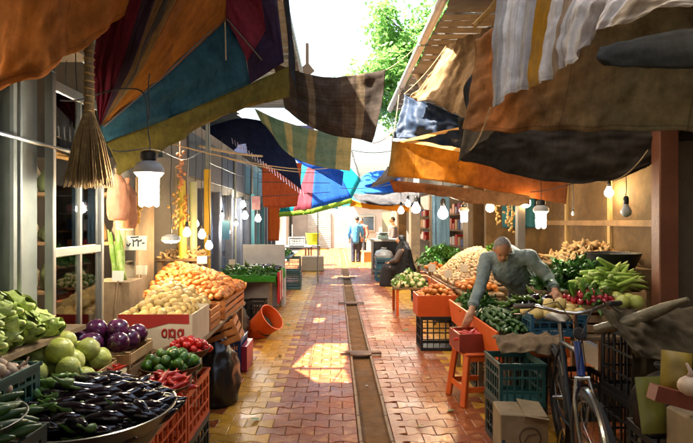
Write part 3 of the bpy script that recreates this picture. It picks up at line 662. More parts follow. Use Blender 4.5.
# far right awnings
sheet('tarp_awning', [Ws([(392, 170, 17.5), (372, 172, 17.2), (352, 183, 17)]), Ws([(398, 183, 17), (372, 184, 16.6), (350, 189, 16.5)]), Ws([(396, 192, 16.6), (372, 193, 16.2), (348, 191, 16.2)])], cl('far_blue', '#2f6cc0', .4, '#1a3a70', .2), 18, 10, .05, 2, .005, 26, label='bright blue tarp with pale hem down the right side', cat='awning')
sheet('tarp_awning', [Ws([(350, 193, 15.8), (375, 195, 15.6), (398, 193, 15.4), (418, 192, 15.2)]), Ws([(354, 198, 15.6), (376, 201, 15.4), (398, 201, 15.2), (420, 200, 15)]), Ws([(362, 203, 15.5), (384, 206, 15.3), (402, 205, 15.1), (417, 208, 14.9)])], cl('far_grey', '#4c4a4c', .15, '#2a282a', .5), 22, 8, .06, 2.5, .005, 27, folds=(3, .03), label='dark grey sagging tarp below the bright blue one', cat='awning')
sheet('tarp_awning', [Ws([(350, 199, 17.0), (372, 204, 16.8), (412, 203, 16.4)]), Ws([(350, 206, 17.0), (374, 209, 16.7), (412, 212, 16.4)])], cl('far_orange', '#c8821e', .5, '#7a4a14', .3), 18, 5, .05, 2.5, .004, 28, folds=(3, .03), label='orange valance behind the man in blue', cat='awning')
sheet('tarp_awning', [Ws([(330, 170, 20), (350, 176, 20), (366, 180, 20)]), Ws([(336, 190, 19), (352, 192, 19), (366, 190, 19)]), Ws([(342, 206, 18.4), (354, 206, 18.4), (368, 204, 18.4)])], cl('far_turq', '#3fb8c8', .5, '#2a7080', .15), 12, 8, .04, 2, .004, 29, label='small turquoise cloth between the parasol and the blue tarp', cat='awning')
roofcloth((2.4, 10.0, 3.3), (2.4, 15.0, 3.2), (1.0, 14.8, 2.6), (.95, 9.6, 2.6), MATS['far_grey'], 43, 'dark grey cloth roof over the mid right stalls')
roofcloth((2.4, 16.0, 3.3), (2.4, 21.0, 3.2), (1.0, 20.6, 2.7), (.9, 16.4, 2.75), MATS['far_blue'], 44, 'blue cloth roof over the far right counter')
# lines and cables across the gap of sky
for a, b, sg, r, lb in (((352, 150, 9), (402, 148, 8), .06, .006, 'thin black cable crossing the sky gap, upper one'), ((340, 188, 12), (402, 182, 9), .05, .007, 'thin black cable crossing the sky gap, lower one'), ((118, 128, 3.6), (330, 168, 10.4), .12, .007, 'pale rope strung along the left shops'), ((205, 152, 9), (300, 172, 10.6), .05, .01, 'pale wire under the navy awning'),
                        ((200, 146, 7.0), (262, 156, 9), .02, .02, 'thin bamboo cane under the navy awning')):
    p, q = W(*a), W(*b)
    part(MB().tube([p.lerp(q, t / 10) - Vector((0, 0, sg * 4 * (t / 10) * (1 - t / 10))) for t in range(11)], r, 5), 'cable', m_blk if 'black' in lb else m_rope, None, label=lb, cat='cable')

# unseen canopy added over the lane where the photographer stands (keeps the foreground in shade)
roofcloth((1.6, -7, 3.7), (1.6, 1.6, 3.6), (-1.6, 1.4, 3.5), (-1.6, -7, 3.6), MATS['brown_top'], 45, 'unseen brown cloth added behind the camera to shade the foreground')

sheet('tarp_awning', [Ws([(276, 140, 12.9), (300, 150, 12.7), (344, 172, 12.4)]), Ws([(286, 152, 12.8), (308, 162, 12.6), (343, 178, 12.4)]), Ws([(300, 163, 12.7), (318, 172, 12.5), (342, 186, 12.4)])], cl('royal_tarp', '#2456b0', .5, '#14306a', .25), 24, 12, .04, 2.4, .004, 80, label='royal blue tarp slung above the turquoise parasol', cat='awning')
sheet('tarp_awning', [Ws([(296, 196, 17.5), (316, 200, 17.5), (338, 203, 17.5)]), Ws([(296, 204, 17.2), (316, 207, 17.2), (338, 209, 17.2)])], cl('pale_turq', '#5aa8b0', .5, '#2a6068', .25), 16, 6, .03, 2.4, .004, 81, label='small pale turquoise awning low behind the parasol', cat='awning')
sheet('tarp_awning', [Ws([(360, 186, 19.5), (384, 188, 19.2), (408, 190, 19)]), Ws([(356, 198, 19), (384, 200, 18.8), (408, 200, 18.6)])], cl('steel_blue', '#4a6a90', .4, '#24344a', .3), 16, 6, .05, 2.4, .004, 82, label='steel blue awning beyond the dark grey tarp', cat='awning')
for a, b, lb in (((404, 94, 6.9), (446, 46, 6.7), 'rope tying the navy tarp up to the eave'), ((392, 141, 6.6), (399, 95, 6.95), 'rope at the lane end of the amber awning'), ((612, 181, 4.5), (648, 150, 4.32), 'rope tying the black tarp to the timber post'), ((490, 108, 3.8), (470, 150, 4.6), 'rope hanging from the corner of the draped cloth'), ((373, 143, 7.8), (396, 128, 7.2), 'rope holding the lower corner of the dark woven tarp'), ((386, 70, 7.8), (430, 32, 7.6), 'rope holding the upper corner of the dark woven tarp')):
    p, q = W(*a), W(*b); part(MB().tube([p.lerp(q, t / 8) - Vector((0, 0, .05 * 4 * (t / 8) * (1 - t / 8))) for t in range(9)], .006, 5), 'tie_rope', m_rope, None, label=lb, cat='rope')

roofcloth((-1.0, 1.7, 4.5), (-1.0, 5.7, 4.62), (.55, 5.7, 4.55), (.55, 1.7, 4.4), MATS['brown_top'], 46, 'unseen brown cloth added high up to shade the near lane')  # added above the frame to cut sky light on the near paving

sheet('tarp_awning', [Ws([(352, 176, 22), (370, 178, 21.8), (396, 180, 21.5)]), Ws([(350, 188, 21.6), (370, 191, 21.4), (396, 190, 21.2)]), Ws([(349, 200, 21.2), (370, 202, 21), (396, 200, 20.8)])], cl('azure_tarp', '#3a78b8', .45, '#1e4068', .25), 18, 8, .06, 2.4, .004, 83, folds=(2, .04), label='azure awning above the man in blue', cat='awning')

# ================================================================ HANGING LAMPS
m_sock = M('socket_black', '#141414', '#222222', 9, .4, rv=0)
m_porc = M('lamp_base_white', '#b9b7b0', '#9a978f', 8, .4, rv=0)
g_cfl = glow('cfl_glow', (1.0, .90, .72), 24.0)
g_warm = glow('warm_glow', (1.0, .66, .30), 27.0)
g_dim = glow('dim_glow', (1.0, .74, .40), 14.0)
m_gl_off = M('unlit_bulb', '#8d8f8c', '#a3a5a2', 3, .12, rv=0, spec=.7)
LAMPG = 'lit hanging lamps'
def cord_to(mb, z0, z1, wob=.006):
    mb.tube([(wob * math.sin(i * 1.7), wob * math.cos(i * 1.1), z0 + (z1 - z0) * i / 8) for i in range(9)], .004, 5)
def cfl(p, s, topz, label, name='fluorescent_lamp'):
    # compact fluorescent lamp: cord, socket, ballast, four folded tubes; p = middle of the tubes, s = overall height
    t = thing(name, label, 'lamp', p, 0, LAMPG); h = s
    c = MB(); cord_to(c, h * .62, topz - p.z); c.obj('cord', m_sock, t)
    MB().lathe([(.02*h/.3, h*.48), (.045*h/.3, h*.5), (.045*h/.3, h*.62), (.03*h/.3, h*.66), (.005, h*.67)], 14).obj('socket', m_sock, t)
    MB().lathe([(.02*h/.3, h*.18), (.06*h/.3, h*.2), (.078*h/.3, h*.27), (.078*h/.3, h*.36), (.06*h/.3, h*.44), (.035*h/.3, h*.485)], 18).obj('ballast', m_porc, t)
    b = MB(); k = h / .3
    for i in range(4):
        a = i * math.pi / 2 + .4; d = Vector((math.cos(a), math.sin(a), 0)); e = Vector((-d.y, d.x, 0))
        c0 = d * .038 * k
        pts = [c0 + e * .016 * k + Vector((0, 0, h * .2)), c0 + e * .016 * k + Vector((0, 0, -h * .24))]
        pts += [c0 + e * (.016 * math.cos(q)) * k + Vector((0, 0, -h * .24 - .016 * k * math.sin(q))) for q in (.8, 1.57, 2.34)]
        pts += [c0 - e * .016 * k + Vector((0, 0, -h * .24)), c0 - e * .016 * k + Vector((0, 0, h * .2))]
        b.tube(pts, .0125 * k, 8)
    b.obj('tube', g_cfl, t); return t
def bulb(p, d, topz, label, mat, name='light_bulb', group=LAMPG):
    t = thing(name, label, 'lamp', p, 0, group); r = d / 2
    c = MB(); cord_to(c, r * 3.0, topz - p.z); c.obj('cord', m_sock, t)
    MB().lathe([(r*.42, r*1.5), (r*.5, r*1.6), (r*.5, r*2.6), (r*.3, r*3.0), (.003, r*3.05)], 12).obj('socket', m_sock, t)
    MB().lathe([(.001, -r), (r*.5, -r*.87), (r*.87, -r*.5), (r, 0), (r*.9, r*.45), (r*.62, r*.95), (r*.42, r*1.35), (r*.4, r*1.52)], 16).obj('bulb', mat, t, smooth='full'); return t
# left side
cfl(W(149, 188, 3.0), .325, 2.45, 'large fluorescent lamp hanging beside the straw broom')
bulb(W(187, 233, 5.2), .075, 2.75, 'bulb above the orange heap, left of the yellow pole', g_warm)
bulb(W(202, 235, 5.6), .08, 2.75, 'bulb just left of the yellow pole', g_warm)
bulb(W(209, 246, 5.4), .075, 2.75, 'lowest bulb in front of the yellow pole', g_warm)
t = thing('disc_lamp', 'flat round white lamp left of the bulbs over the orange heap', 'lamp', W(171, 240, 4.6), 0, LAMPG)
c = MB(); cord_to(c, .06, 1.2); c.obj('cord', m_sock, t)
MB().lathe([(.03, .05), (.075, .03), (.085, .0), (.08, -.005)], 18).obj('housing', m_porc, t)
MB().lathe([(.001, -.028), (.05, -.022), (.076, -.006), (.076, .0), (.001, .001)], 18).obj('lens', g_cfl, t)
for p, d, lb in (((243, 205, 10.2), .11, 'upper far bulb before the blue doors'), ((245, 216, 10.0), .12, 'lower far bulb before the blue doors'), ((258, 219, 10.6), .12, 'far bulb beside the small pink notice'), ((228, 232, 8.8), .08, 'small bulb before the blue pillar')):
    bulb(W(*p), d, 2.9, lb, g_cfl)
for p, d, lb in (((215, 206, 9.2), .07, 'tiny bulb before the first blue door'), ((236, 224, 9.6), .07, 'tiny bulb before the second blue door'), ((196, 224, 6.3), .07, 'bulb behind the pale yellow tube'), ((222, 216, 8.0), .06, 'tiny bulb beside the light blue card')): bulb(W(*p), d, 2.9, lb, g_warm)
bulb(W(66, 211, 4.2), .07, 2.9, 'small bulb inside the display window, left one', g_dim); bulb(W(93, 233, 4.4), .11, 2.9, 'warm bulb inside the display window, right one', g_warm)
bulb(W(76, 200, 3.6), .1, 2.9, 'bulb added inside the display window to brighten the interior', g_cfl)  # extra bulb added to lift the dark shop interior
bulb(W(54, 176, 3.9), .12, 2.9, 'bright bulb inside the window at its top left', g_cfl)
# right side
cfl(W(541, 219, 5.4), .3, 2.55, 'fluorescent lamp hanging right of the bending man')
cfl(W(464, 216, 7.2), .26, 2.5, 'fluorescent lamp over the mushroom heap')
bulb(W(443, 214, 7.6), .15, 2.6, 'warm bulb before the tan pier', g_warm); bulb(W(416, 209, 9.6), .16, 2.55, 'bulb hanging over the leafy greens', g_cfl)
bulb(W(401, 211, 11.5), .13, 2.6, 'bulb above the seated woman, left one', g_cfl)
bulb(W(408, 204, 12.5), .13, 2.65, 'bulb above the seated woman, upper one', g_cfl)
bulb(W(526, 203, 6.3), .11, 2.6, 'warm bulb above the bending man\'s shoulder', g_warm)
bulb(W(490, 208, 6.8), .11, 2.55, 'dim bulb above the bending man\'s head', g_dim)
bulb(W(609, 193, 6.2), .1, 2.9, 'warm bulb before the tan back wall', g_warm)
bulb(W(626, 212, 4.9), .1, 2.5, 'unlit bulb in a dark socket near the timber post', m_gl_off, group=None)
bulb(W(573, 214, 5.6), .04, 2.6, 'small unlit lamp hanging right of the bright fluorescent lamp', m_gl_off, group=None)
bulb(W(376, 206, 19), .2, 2.9, 'bulb in the farthest shop behind the man in blue', g_warm); bulb(W(388, 207, 18), .16, 2.8, 'bulb in the far shop with red goods', g_warm)

# wiring slung between the lamps
for pts, lb in (([(112, 150, 3.4), (150, 150, 3.6), (185, 158, 5.2), (207, 150, 6.9)], 'sagging black lamp wire over the left stall'), ([(207, 160, 6.9), (230, 172, 9), (262, 180, 11.2)], 'black lamp wire before the blue doors'), ([(405, 195, 12), (440, 196, 8.6), (466, 200, 7.2), (530, 196, 6.2)], 'black lamp wire under the ragged valance'), ([(530, 192, 6.1), (575, 184, 5.8), (612, 178, 6.0), (650, 150, 4.6)], 'black lamp wire before the tan back wall'), ([(60, 100, 3.0), (100, 95, 3.2), (140, 88, 3.0), (148, 120, 3.0)], 'bent black wire holding the large lamp')):
    ps = Ws(pts); part(MB().tube([crom(ps, t / 20) - Vector((0, 0, .012 * math.sin(t * .6))) for t in range(21)], .005, 5), 'lamp_wire', m_sock, None, label=lb, cat='cable')

# ================================================================ PRODUCE (one mesh of each kind, shared by its copies)
def ell(prof_r, L, n=12, **k):                 # body of revolution with its long axis along X, from -L/2 to L/2
    mb = MB(); N = len(prof_r)
    mb.lathe([(max(r, .0004), -L/2 + L * i / (N - 1)) for i, r in enumerate(prof_r)], n, rot=(0, R(90), 0), **k); return mb
def ball(r, n=12, flat=1.0, rings=8, dent=0, lob=0, lobd=0, lump=0, seed=0):
    mb = MB(); prof = []
    for i in range(rings + 1):
        a = -math.pi/2 + math.pi * i / rings; rr = r * math.cos(a); z = r * flat * math.sin(a)
        if dent and a > .6: z -= dent * r * ((a - .6) / .97) ** 2
        prof.append((max(rr, .0004), z))
    mb.lathe(prof, n)
    for i, v in enumerate(mb.v):
        if lob:
            a = math.atan2(v.y, v.x); s = 1 - lobd * (.5 - .5 * math.cos(a * lob)); mb.v[i] = Vector((v.x * s, v.y * s, v.z))
        if lump: mb.v[i] = mb.v[i] * (1 + lump * mnoise.noise(mb.v[i] * (1.3 / r) + Vector((seed * 5.1, 0, 0))))
    return mb
V = {}      # kind -> list of (MB, mesh)
def kind(name, mbs, mats): V[name] = [(m, m.mesh(name, mats, 'full')) for m in mbs]
m_eggp = M('eggplant_skin', '#1d1018', '#120a10', 4, .16, rv=.3, spec=.6)
m_calyx = M('calyx_green', '#5d7a2a', '#44601e', 8, .5)
def eggplant(seed):
    b = ell([.004, .016, .02, .0235, .027, .028, .025, .014, .001], .19, 10, bend=[.9, -1.4, 1.8][seed % 3])
    for i in range(len(b.v)): pass
    m = MB(); m.join(b, Matrix()); q0 = sum((b.v[k] for k in range(10)), Vector()) / 10
    m.tube([q0 + Vector((.034, 0, 0)), q0 + Vector((.02, 0, 0)), q0 + Vector((-.002, 0, .0)), q0 + Vector((-.02, 0, .006)), q0 + Vector((-.05, .004, .016))], [.0205, .021, .015, .007, .005], 8, m=1)
    return m
kind('eggplant', [eggplant(i) for i in range(3)], [m_eggp, m_calyx])
def lettuce(seed):
    r = random.Random(seed); b = leafy(.2, .036, seed, 12)
    for k in range(13):
        a = k * 2.4 + seed; L = r.uniform(.15, .2); n = 6; vs = []; fs = []
        for i in range(n + 1):
            t = i / n; ww = .012 + .036 * math.sin(math.pi * min(.93, t * .9 + .05)) ; rad = .022 + .036 * math.sin(math.pi * min(1, t * .82 + .14)) + .004 * (k % 3)
            for j in range(5):
                u = j / 2 - 1; an = a + u * ww / max(.03, rad) * 1.1; rr_ = rad * (1 + .1 * abs(u)) + (.008 * math.sin(i * 2.4 + j * 3 + k) if j in (0, 4) else 0)
                vs.append((-.1 + L * t, rr_ * math.cos(an), rr_ * math.sin(an)))
        for i in range(n):
            for j in range(4): q = i * 5 + j; fs.append((q, q+1, q+6, q+5))
        b.add(vs, fs)
    return b
def leafy(L, r, seed, n=16):
    b = ell([.018, r*.62, r*.85, r, r*.98, r*.85, r*.55, .012], L, n); 
    for i, v in enumerate(b.v):
        a = math.atan2(v.z, v.y); s = 1 + .16 * math.sin(a * 5 + v.x * 14) + .1 * mnoise.noise(v * 30 + Vector((seed * 9, 0, 0)))
        b.v[i] = Vector((v.x, v.y * s, v.z * s * .9))
    return b
m_lett = M('lettuce', '#d3da9c', '#9cb04e', 18, .5, bump=.5, bscale=50, rv=.15, c3='#d3d9a0')
kind('lettuce', [lettuce(i) for i in range(3)], m_lett)
m_cabb = M('pale_cabbage', '#c4c46c', '#9fa84a', 7, .42, bump=.45, bscale=24, rv=.16, c3='#d0cf90')
kind('cabbage', [ball(.062, 16, .95, 10, lob=5, lobd=.06, lump=.06, seed=i) for i in range(3)], m_cabb)
m_pcab = M('purple_cabbage', '#5a1f4a', '#3c1232', 5, .22, rv=.15, spec=.6, c3='#7a3a63')
kind('purple_cabbage', [ball(.068, 16, .92, 10, lump=.05, seed=i) for i in range(2)], m_pcab)
m_pot = M('potato_skin', '#d4b268', '#a07c3c', 9, .6, bump=.4, bscale=70, rv=.3)
kind('potato', [ball(.036, 10, .85, 7, lump=.22, seed=i) for i in range(4)], m_pot)
m_potl = M('pale_potato', '#cdb774', '#b0984f', 10, .55, bump=.2, rv=.12)
kind('pale_potato', [ball(.05, 10, .8, 7, lump=.2, seed=i + 5) for i in range(4)], m_potl)
m_org = M('orange_root', '#cf8030', '#a85c1c', 9, .5, bump=.3, rv=.22, c3='#d9a050')
kind('orange_root', [ell([.006, .02, .028, .031, .03, .025, .016, .003], .1, 9, lump=.006, seed=i) for i in range(3)], m_org)
m_orf = M('orange_peel', '#d8821f', '#c66c12', 20, .4, bump=.25, bscale=160, rv=.12)
kind('orange', [ball(.038, 12, .95, 8)], m_orf)
m_tom = M('tomato_skin', '#b82216', '#98160e', 4, .2, rv=.14)
kind('tomato', [ball(.03, 12, .85, 8, dent=.25, lob=5, lobd=.04)], m_tom)
m_rpep = M('red_pepper', '#c03020', '#98200f', 4, .25, rv=.16)
kind('red_pepper', [ell([.004, .013, .017, .018, .016, .011, .003], .1, 9, bend=1.5), ell([.004, .012, .016, .015, .012, .007, .002], .12, 9, bend=-1.2)], m_rpep)
m_gpep = M('green_pepper', '#4f7d22', '#2f5912', 9, .32, rv=.38, c3='#6d8a2c')
kind('green_pepper', [ell([.004, .014, .018, .018, .015, .009, .002], .09, 9, bend=1.3), ell([.004, .011, .014, .013, .01, .006, .002], .11, 9, bend=-1.8)], m_gpep)
kind('bell_pepper', [ball(.033, 14, 1.05, 8, dent=.3, lob=4, lobd=.16)], m_gpep)
m_cuc = M('cucumber', '#33561c', '#22400f', 8, .4, bump=.3, bscale=90, rv=.2)
kind('cucumber', [ell([.006, .014, .017, .018, .018, .017, .013, .005], .17, 9, bend=.8), ell([.006, .014, .017, .018, .018, .017, .013, .005], .19, 9, bend=-.6)], m_cuc)
m_carr = M('carrot', '#d2691e', '#b85212', 10, .5, bump=.2, rv=.12)
kind('carrot', [ell([.006, .017, .019, .017, .014, .01, .006, .001], .17, 9)], m_carr)
m_garl = M('garlic_skin', '#c9b79c', '#a18a72', 12, .6, rv=.18, c3='#b39a94')
def garlic(seed):
    b = ball(.028, 12, .9, 7, lob=7, lobd=.12); b.tube([(0, 0, .02), (.002, 0, .035), (.006 * (seed - 1), .004, .055)], [.01, .005, .003], 6); return b
kind('garlic', [garlic(i) for i in range(3)], m_garl)
m_caul = M('cauliflower_curd', '#d8d3b4', '#bcb68e', 25, .8, bump=.6, bscale=120, rv=.08)
m_leaf = M('leaf_green', '#5d8a34', '#3d6a1e', 9, .5, bump=.2, rv=.2)
def leafblade(L, wd, bend, seed=0):
    vs = []; n = 5
    for i in range(n + 1):
        t = i / n; ww = wd * math.sin(math.pi * min(.98, .12 + t * .86)); x = L * t; z = bend * t * t * L
        vs += [(x, -ww, z + .25 * ww), (x, 0, z), (x, ww, z + .25 * ww)]
    fs = []
    for i in range(n):
        a = i * 3; fs += [(a, a+1, a+4, a+3), (a+1, a+2, a+5, a+4)]
    m = MB(); m.add(vs, fs); return m
def caul(seed):
    b = ball(.065, 14, .7, 9, lump=.12, seed=seed); r = random.Random(seed)
    for k in range(9):
        a = k * .7; q = leafblade(.11, .028, .5); 
        b.join(q, Matrix.Rotation(a, 4, 'Z') @ Matrix.Translation((.03, 0, -.045)) @ Matrix.Rotation(-R(r.uniform(25, 60)), 4, 'Y'), 1)
    return b
kind('cauliflower', [caul(1), caul(2)], [m_caul, m_leaf])
m_rad = M('radish_red', '#a81c2c', '#7d0f1c', 6, .3, rv=.2)
def radish(s):
    b = ball(.02, 10, 1.1, 7); b.tube([(0, 0, -.02), (.004, 0, -.05)], [.004, .0008], 5)
    for k in range(4):
        b.join(leafblade(.08, .012, .3), Matrix.Rotation(k * 1.6 + s, 4, 'Z') @ Matrix.Translation((0, 0, .02)) @ Matrix.Rotation(-R(65), 4, 'Y'), 1)
    return b
kind('radish', [radish(0)], [m_rad, m_leaf])
m_leek = M('leek_green', '#a8bf5c', '#7da03a', 6, .45, rv=.15, c3='#d3d8a0')
kind('leek', [ell([.014, .02, .02, .021, .022, .02, .015, .004], .42, 8, bend=.35), ell([.014, .019, .02, .021, .022, .019, .014, .004], .38, 8, bend=-.3)], m_leek)
m_herb = M('herb_green', '#3f7424', '#275512', 12, .55, rv=.25, c3='#578f30')
def herb(s, n=26, L=.16):
    r = random.Random(s); b = MB()
    for k in range(n):
        q = leafblade(r.uniform(.6, 1) * L * .5, r.uniform(.008, .016), r.uniform(-.6, .6))
        x = r.uniform(-.5, .5) * L
        b.join(q, Matrix.Translation((x, r.gauss(0, .02), r.uniform(-.005, .02))) @ Euler((r.uniform(-1, 1), r.uniform(-1.1, .2), r.gauss(0, 1.2))).to_matrix().to_4x4())
    return b
kind('herb_bunch', [herb(1), herb(2), herb(3)], m_herb)
m_mush = M('mushroom', '#cbb597', '#a98e6c', 14, .6, rv=.15)
def mush(s):
    b = MB(); b.lathe([(.008, -.025), (.008, -.004), (.021, -.002), (.022, .006), (.016, .015), (.0005, .019)], 10); return b
kind('mushroom', [mush(0)], m_mush)
m_ging = M('ginger', '#b3966a', '#8c6e44', 12, .7, bump=.3, rv=.2)
def ginger(s):
    r = random.Random(s); b = MB()
    for k in range(4):
        d = Vector((r.uniform(-1, 1), r.uniform(-1, 1), r.uniform(-.3, .8))).normalized(); b.tube([Vector(), d * .03, d * .07], [.018, .014, .006], 7)
    return b
kind('ginger_root', [ginger(i) for i in range(3)], m_ging)

def heap(name, key, label, group, cat, z0, hgt, sp, rect=None, circ=None, yaw=None, tilt=.35, sc=(.78, 1.22), seed=1, peak=None, under=True, power=1.0, stuff=False, maxn=300, slope=(0, 0), face=None):
    # items settled over a mound: the outer layer one by one, what lies beneath as one mass
    r = random.Random(seed); ms = V[key]; pos = []
    if circ: x0, x1, y0, y1 = circ[0] - circ[2], circ[0] + circ[2], circ[1] - circ[2], circ[1] + circ[2]
    else: x0, x1, y0, y1 = rect
    pk = peak or ((x0 + x1) / 2, (y0 + y1) / 2)
    def surf(x, y):
        if circ: d = math.hypot(x - circ[0], y - circ[1]) / circ[2]
        else:
            dx = (x - pk[0]) / ((x1 - pk[0]) if x > pk[0] else (pk[0] - x0) or 1); dy = (y - pk[1]) / ((y1 - pk[1]) if y > pk[1] else (pk[1] - y0) or 1)
            d = max(abs(dx), abs(dy)) * .5 + .5 * min(1, math.hypot(dx, dy))
        return z0 + hgt * max(0, 1 - min(1, d) ** 1.6) ** power + slope[0] * (x - x0) + slope[1] * (y - y0)
    ny = max(1, int((y1 - y0) / (sp * .87)))
    for j in range(ny + 1):
        y = y0 + (j + .0) * (y1 - y0) / max(1, ny); k = 0
        x = x0 + (sp / 2 if j % 2 else 0)
        while x <= x1:
            xx, yy = x + r.uniform(-.18, .18) * sp, y + r.uniform(-.18, .18) * sp; x += sp
            if circ and math.hypot(xx - circ[0], yy - circ[1]) > circ[2]: continue
            pos.append((xx, yy, surf(xx, yy) + r.uniform(-.12, .2) * sp * .5))
    def rot():
        if yaw is None: return (r.uniform(0, 6.28), r.gauss(0, tilt), r.uniform(0, 6.28))
        return (r.uniform(-.4, .4), r.gauss(0, tilt), r.gauss(yaw[0], yaw[1]))
    mass = MB(); made = []
    order = sorted(pos, key=lambda p: p[1])
    for i, p in enumerate(order):
        m = ms[r.randrange(len(ms))]; s = r.uniform(*sc)
        if stuff or i >= maxn: mass.join(m[0], Matrix.LocRotScale(Vector(p), Euler(rot()), Vector((s, s, s))))
        else: made.append(inst(name, m[1], None, p, rot(), s, label=label, cat=cat, group=group))
    if 1 < len(made) <= 16:
        OR = 'leftmost,second from the left,third from the left,fourth from the left,fifth from the left,sixth from the left,seventh from the left,eighth from the left,ninth from the left,tenth from the left,eleventh from the left,twelfth from the left,thirteenth from the left,fourteenth from the left,fifteenth from the left,sixteenth from the left'.split(',')
        for o, w_ in zip(sorted(made, key=lambda o: o.location.x / o.location.y), OR): o['label'] = ' '.join(label.split()[:10]) + ', ' + w_
    if under:
        for p in pos:
            for dz in ((.55, 1.15) if hgt > .12 else (.55,)):
                z = p[2] - sp * dz
                if z < z0 - sp * .5: continue
                m = ms[r.randrange(len(ms))]
                mass.join(m[0], Matrix.LocRotScale(Vector((p[0] + sp * .5 * r.uniform(.6, 1), p[1] + sp * .4, z)), Euler(rot()), Vector((1, 1, 1))))
    if mass.f:
        mats = list(ms[0][1].materials)
        lbs = label if stuff else label + ', lower layers'
        mass.obj(name + '_mass', mats, None, label=' '.join(lbs.split()[:16]), cat=cat, kind='stuff', smooth='full')
    return made

# ---------------------------------------------------------------- containers
def crate_parts(t, L, Wd, H, mat, slots=6, rows=3, th=.012):
    # moulded plastic crate, lattice sides: child panels and a floor
    def panel(ax, s):
        b = MB(); ln = L if ax == 'x' else Wd - 2 * th; n = slots if ax == 'x' else max(3, int(slots * Wd / L))
        pt = lambda u, z, dx, dz: ((u, s * (Wd / 2 - th / 2), z), (dx, th, dz)) if ax == 'x' else ((s * (L / 2 - th / 2), u, z), (th, dx, dz))
        for (z, h) in ((.02, .04), (H - .02, .04)): b.box(*pt(0, z, ln, h))
        for k in range(1, rows): b.box(*pt(0, H * k / rows, ln - .002, .014))
        for k in range(n + 1):
            u = -ln / 2 + ln * k / n; wv = .024 if k in (0, n) else .012
            u = max(-ln/2 + wv/2, min(ln/2 - wv/2, u)); c, sz = pt(u, H / 2, wv, H - .082)
            sz = tuple(q - .0015 if abs(q - th) < 1e-9 else q for q in sz); b.box(c, sz)
        return b
    for ax in 'xy':
        for s in (-1, 1): panel(ax, s).obj('side_panel', mat, t, smooth=False)
    b = MB().box((0, 0, .008), (L - 2*th - .004, Wd - 2*th - .004, .012)); b.obj('base', mat, t, smooth=False)
    rim = MB()
    for s in (-1, 1): rim.box((0, s * Wd / 2, H - .004), (L + .016, .012, .016)); rim.box((s * L / 2, 0, H - .004), (.012, Wd - .014, .0155))
    rim.obj('rim', mat, t, smooth=False); return t
CR = {}
def crate(loc, label, mat, size=(.5, .34, .3), rz=0, group=None, tilt=None, name='plastic_crate', cat='crate'):
    key = (mat.name, size)
    if key not in CR:
        t = thing(name, label, cat); crate_parts(t, *size, mat); CR[key] = t
    else: t = copy_tree(CR[key])
    t['label'] = label; t['category'] = cat
    if group: t['group'] = group
    elif 'group' in t: del t['group']
    t.location = loc; t.rotation_euler = tilt or (0, 0, rz); return t
def slat_crate(loc, label, size, mat, rz=0, tilt=None, n=3, group=None):
    L, Wd, H = size; t = thing('wooden_crate', label, 'crate', loc, rz, group)
    if tilt: t.rotation_euler = tilt
    for sx in (-1, 1):
        for sy in (-1, 1): MB().box((sx * (L/2 - .014), sy * (Wd/2 - .014), H/2), (.026, .026, H)).obj('corner_post', mat, t, smooth=False)
    for k in range(n):
        z = H * (k + .5) / n
        for s in (-1, 1):
            MB().box((0, s * Wd / 2, z), (L + .004, .009, H / n * .68)).obj('slat', mat, t, smooth=False)
            MB().box((s * (L / 2), 0, z), (.009, Wd - .012, H / n * .68)).obj('slat', mat, t, smooth=False)
    MB().box((0, 0, .006), (L - .03, Wd - .03, .01)).obj('base', mat, t, smooth=False)
    return t
def tray(loc, r, h, label, mat, name='round_tray'):
    return MB().lathe([(.001, .0), (r*.8, 0), (r*.93, h*.5), (r, h*.93), (r*1.02, h), (r*1.0, h*1.02), (r*.965, h*.93), (r*.9, h*.5), (r*.78, .006), (.001, .006)], 40).obj(name, mat, None, loc=loc, label=label, cat='tray')
def table(loc, label, L, Wd, H, mat, rz=0, legm=None, th=.03, name='stall_table', inset=.05):
    t = thing(name, label, 'table', loc, rz)
    MB().box((0, 0, H - th/2), (L, Wd, th), bev=.004).obj('table_top', mat, t, smooth=False)
    for sx in (-1, 1):
        for sy in (-1, 1): MB().box((sx * (L/2 - inset), sy * (Wd/2 - inset), (H - th)/2), (.045, .045, H - th)).obj('leg', legm or m_wood, t, smooth=False)
    return t
m_oc = M('orange_plastic', '#c8511c', '#a8400f', 5, .45, rv=.08)
m_dk = M('dark_crate_plastic', '#22302c', '#18221f', 5, .5, rv=.1)
m_bk = M('black_crate_plastic', '#1b1c1e', '#131415', 5, .5, rv=.1)
m_tealc = M('teal_crate_plastic', '#1a4a46', '#133330', 5, .45, rv=.1)
m_bluec = M('blue_crate_plastic', '#26487c', '#1c355e', 5, .45, rv=.1)
m_rc = M('red_crate_plastic', '#b02f1a', '#8f2210', 5, .45, rv=.1)
m_gn = M('green_grey_crate', '#4e6a66', '#3b524f', 5, .5, rv=.1)
m_card = M('cardboard', '#a98558', '#8a6a42', 5, .85, bump=.15, rv=.12)
m_traym = M('steel_tray', '#8d8a82', '#6a675f', 6, .3, metal=.85, rv=.05)
m_wc = M('crate_wood_orange', '#b5702e', '#935420', 8, .65, bump=.3, rv=.15)
m_wcp = M('crate_wood_pale', '#b89668', '#957447', 8, .7, bump=.3, rv=.15)

